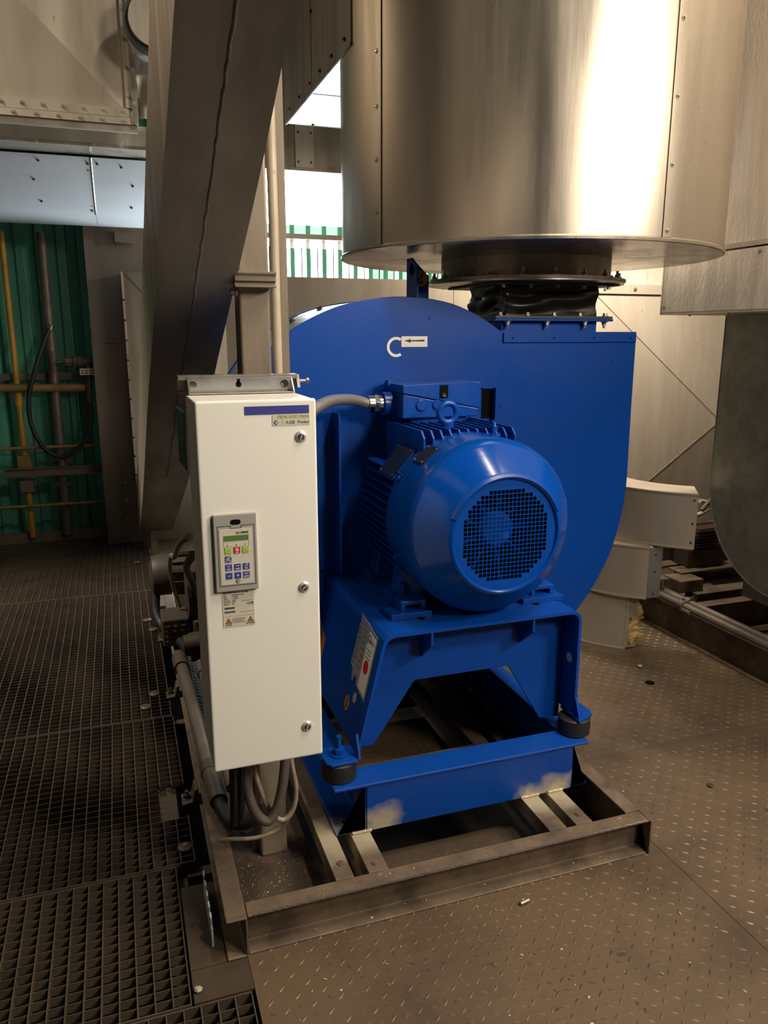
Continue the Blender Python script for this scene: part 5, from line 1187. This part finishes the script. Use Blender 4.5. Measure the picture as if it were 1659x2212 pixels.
for z in (0.17, 0.035): part('screw_hole', MB().cyl(p_+e_*0.02+Vector((0, -0.004, z)), p_+e_*0.02+Vector((0, -0.0055, z)), 0.0055, n=12), 'ink', j1)
cx_, cy_, ae = arc_from((2.445, 3.055), (2.258, 3.270), 0.50)
j2 = jacket('insulation_jacket', 'middle curved metal jacket of the stack with a bent bright end strip', cx_, cy_, 0.50, ae-R(75), ae, 0.306, 0.562, 0.13, (2.3, 3.3, 0.3), 0.0, 0.05)
p_ = Vector((2.445, 3.055, 0)); e_ = Vector((0.95, -0.12, 0))
part('end_strip', MB().obox(p_+e_*0.036+Vector((0, 0, 0.434)), e_*0.038, (0.0002, 0.0012, 0), (0, 0, 0.13)), 'silver', j2)
for z in (0.53, 0.44, 0.325): part('screw_hole', MB().cyl(p_+e_*0.034+Vector((0, -0.003, z)), p_+e_*0.034+Vector((0, -0.0045, z)), 0.005, n=12), 'ink', j2)
cx_, cy_, ae = arc_from((2.590, 2.916), (2.345, 3.262), 0.62)
jacket('insulation_jacket', 'top curved metal jacket of the stack with shiny band and capped top', cx_, cy_, 0.62, ae-R(75), ae, 0.590, 0.850, 0.22, (2.4, 3.2, 0.58), 0.0, 0.0, wool=False, scr=((ae-R(1.6), 0.825), (ae-R(1.6), 0.71), (ae-R(1.6), 0.615)))

# ================================================================== SMALL DEBRIS
def lump(name, label, cat, p, r, m, flat=0.6, seed=1):
    random.seed(seed); b = MB(); vs = []
    for j in range(5):
        t_ = math.pi*j/4
        for i in range(7):
            a = 2*math.pi*i/7; k = r*random.uniform(.7, 1.2)
            vs.append((p[0]+k*math.sin(t_)*math.cos(a), p[1]+k*math.sin(t_)*math.sin(a), p[2]+r*flat*(1+math.cos(t_))*0.9))
    b.add(vs, [(j*7+i, j*7+(i+1) % 7, (j+1)*7+(i+1) % 7, (j+1)*7+i) for j in range(4) for i in range(7)]+[tuple(range(7)), tuple(range(34, 27, -1))])
    return fin(part(name, b, m, None, loc=p), label, cat, None, None)
lump('wool_tuft', 'small yellow wool tuft on the checker plate before the stacked jackets', 'tuft', (2.335, 2.92, 0.002), 0.013, 'wool', seed=2)
lump('wool_tuft', 'pale wool tuft lying on the flat plate beside the near grating', 'tuft', (0.080, 1.668, 0.0), 0.011, 'pvc', seed=3)
lump('rust_flake', 'rusty flake on the checker plate between skid and brown beam', 'flake', (1.93, 1.98, 0.002), 0.013, 'red', 0.3, 5)
fin(part('bolt_shank', MB().cyl((0.985, 1.668, 0.008), (1.015, 1.674, 0.008), 0.006, n=10), 'steel', None, loc=(1.0, 1.67, 0.002)), 'short bolt shank lying against the front of the skid', 'bolt', None, None)
fin(part('drain_cover', MB().cyl((2.27, 2.762, 0.0005), (2.27, 2.762, 0.0022), 0.022, n=24), 'black', None, loc=(2.27, 2.762, 0.0)), 'small dark round plug hole in the checker plate at right', 'plug', None, None)
random.seed(21)
def scatter(n, fx, name, label, m, smin, smax):
    b = MB()
    for _ in range(n):
        x, y, z = fx(); a = random.uniform(0, 6.28); l = random.uniform(smin, smax); wd_ = l*random.uniform(.15, .5)
        b.obox((x, y, z+0.0016), (l*math.cos(a), l*math.sin(a), 0), (-wd_*math.sin(a), wd_*math.cos(a), 0.0006), (0, 0, 0.0009))
    o = part(name, b, m, None, loc=(0, 0, 0)); fin(o, label, 'swarf', None, 'stuff')
scatter(170, lambda: (random.uniform(0.23, 0.46), random.uniform(1.85, 2.1), 0.0), 'metal_swarf', 'bright metal chips in the left bay of the skid', 'pvc', 0.0008, 0.0022)
scatter(90, lambda: (random.uniform(0.2, 1.5), random.uniform(1.1, 1.72), 0.0), 'metal_swarf', 'bright metal chips on the checker plate in front of the skid', 'pvc', 0.0012, 0.0045)
scatter(60, lambda: (random.uniform(1.55, 2.6), random.uniform(1.2, 2.9), 0.0), 'metal_swarf', 'bright metal chips on the checker plate right of the skid', 'pvc', 0.0012, 0.004)
scatter(30, lambda: (random.uniform(0.23, 1.4), random.uniform(1.745, 1.79), random.choice((0.006, ZS))), 'metal_swarf', 'chips lying on the front skid channel', 'pvc', 0.0015, 0.0045)
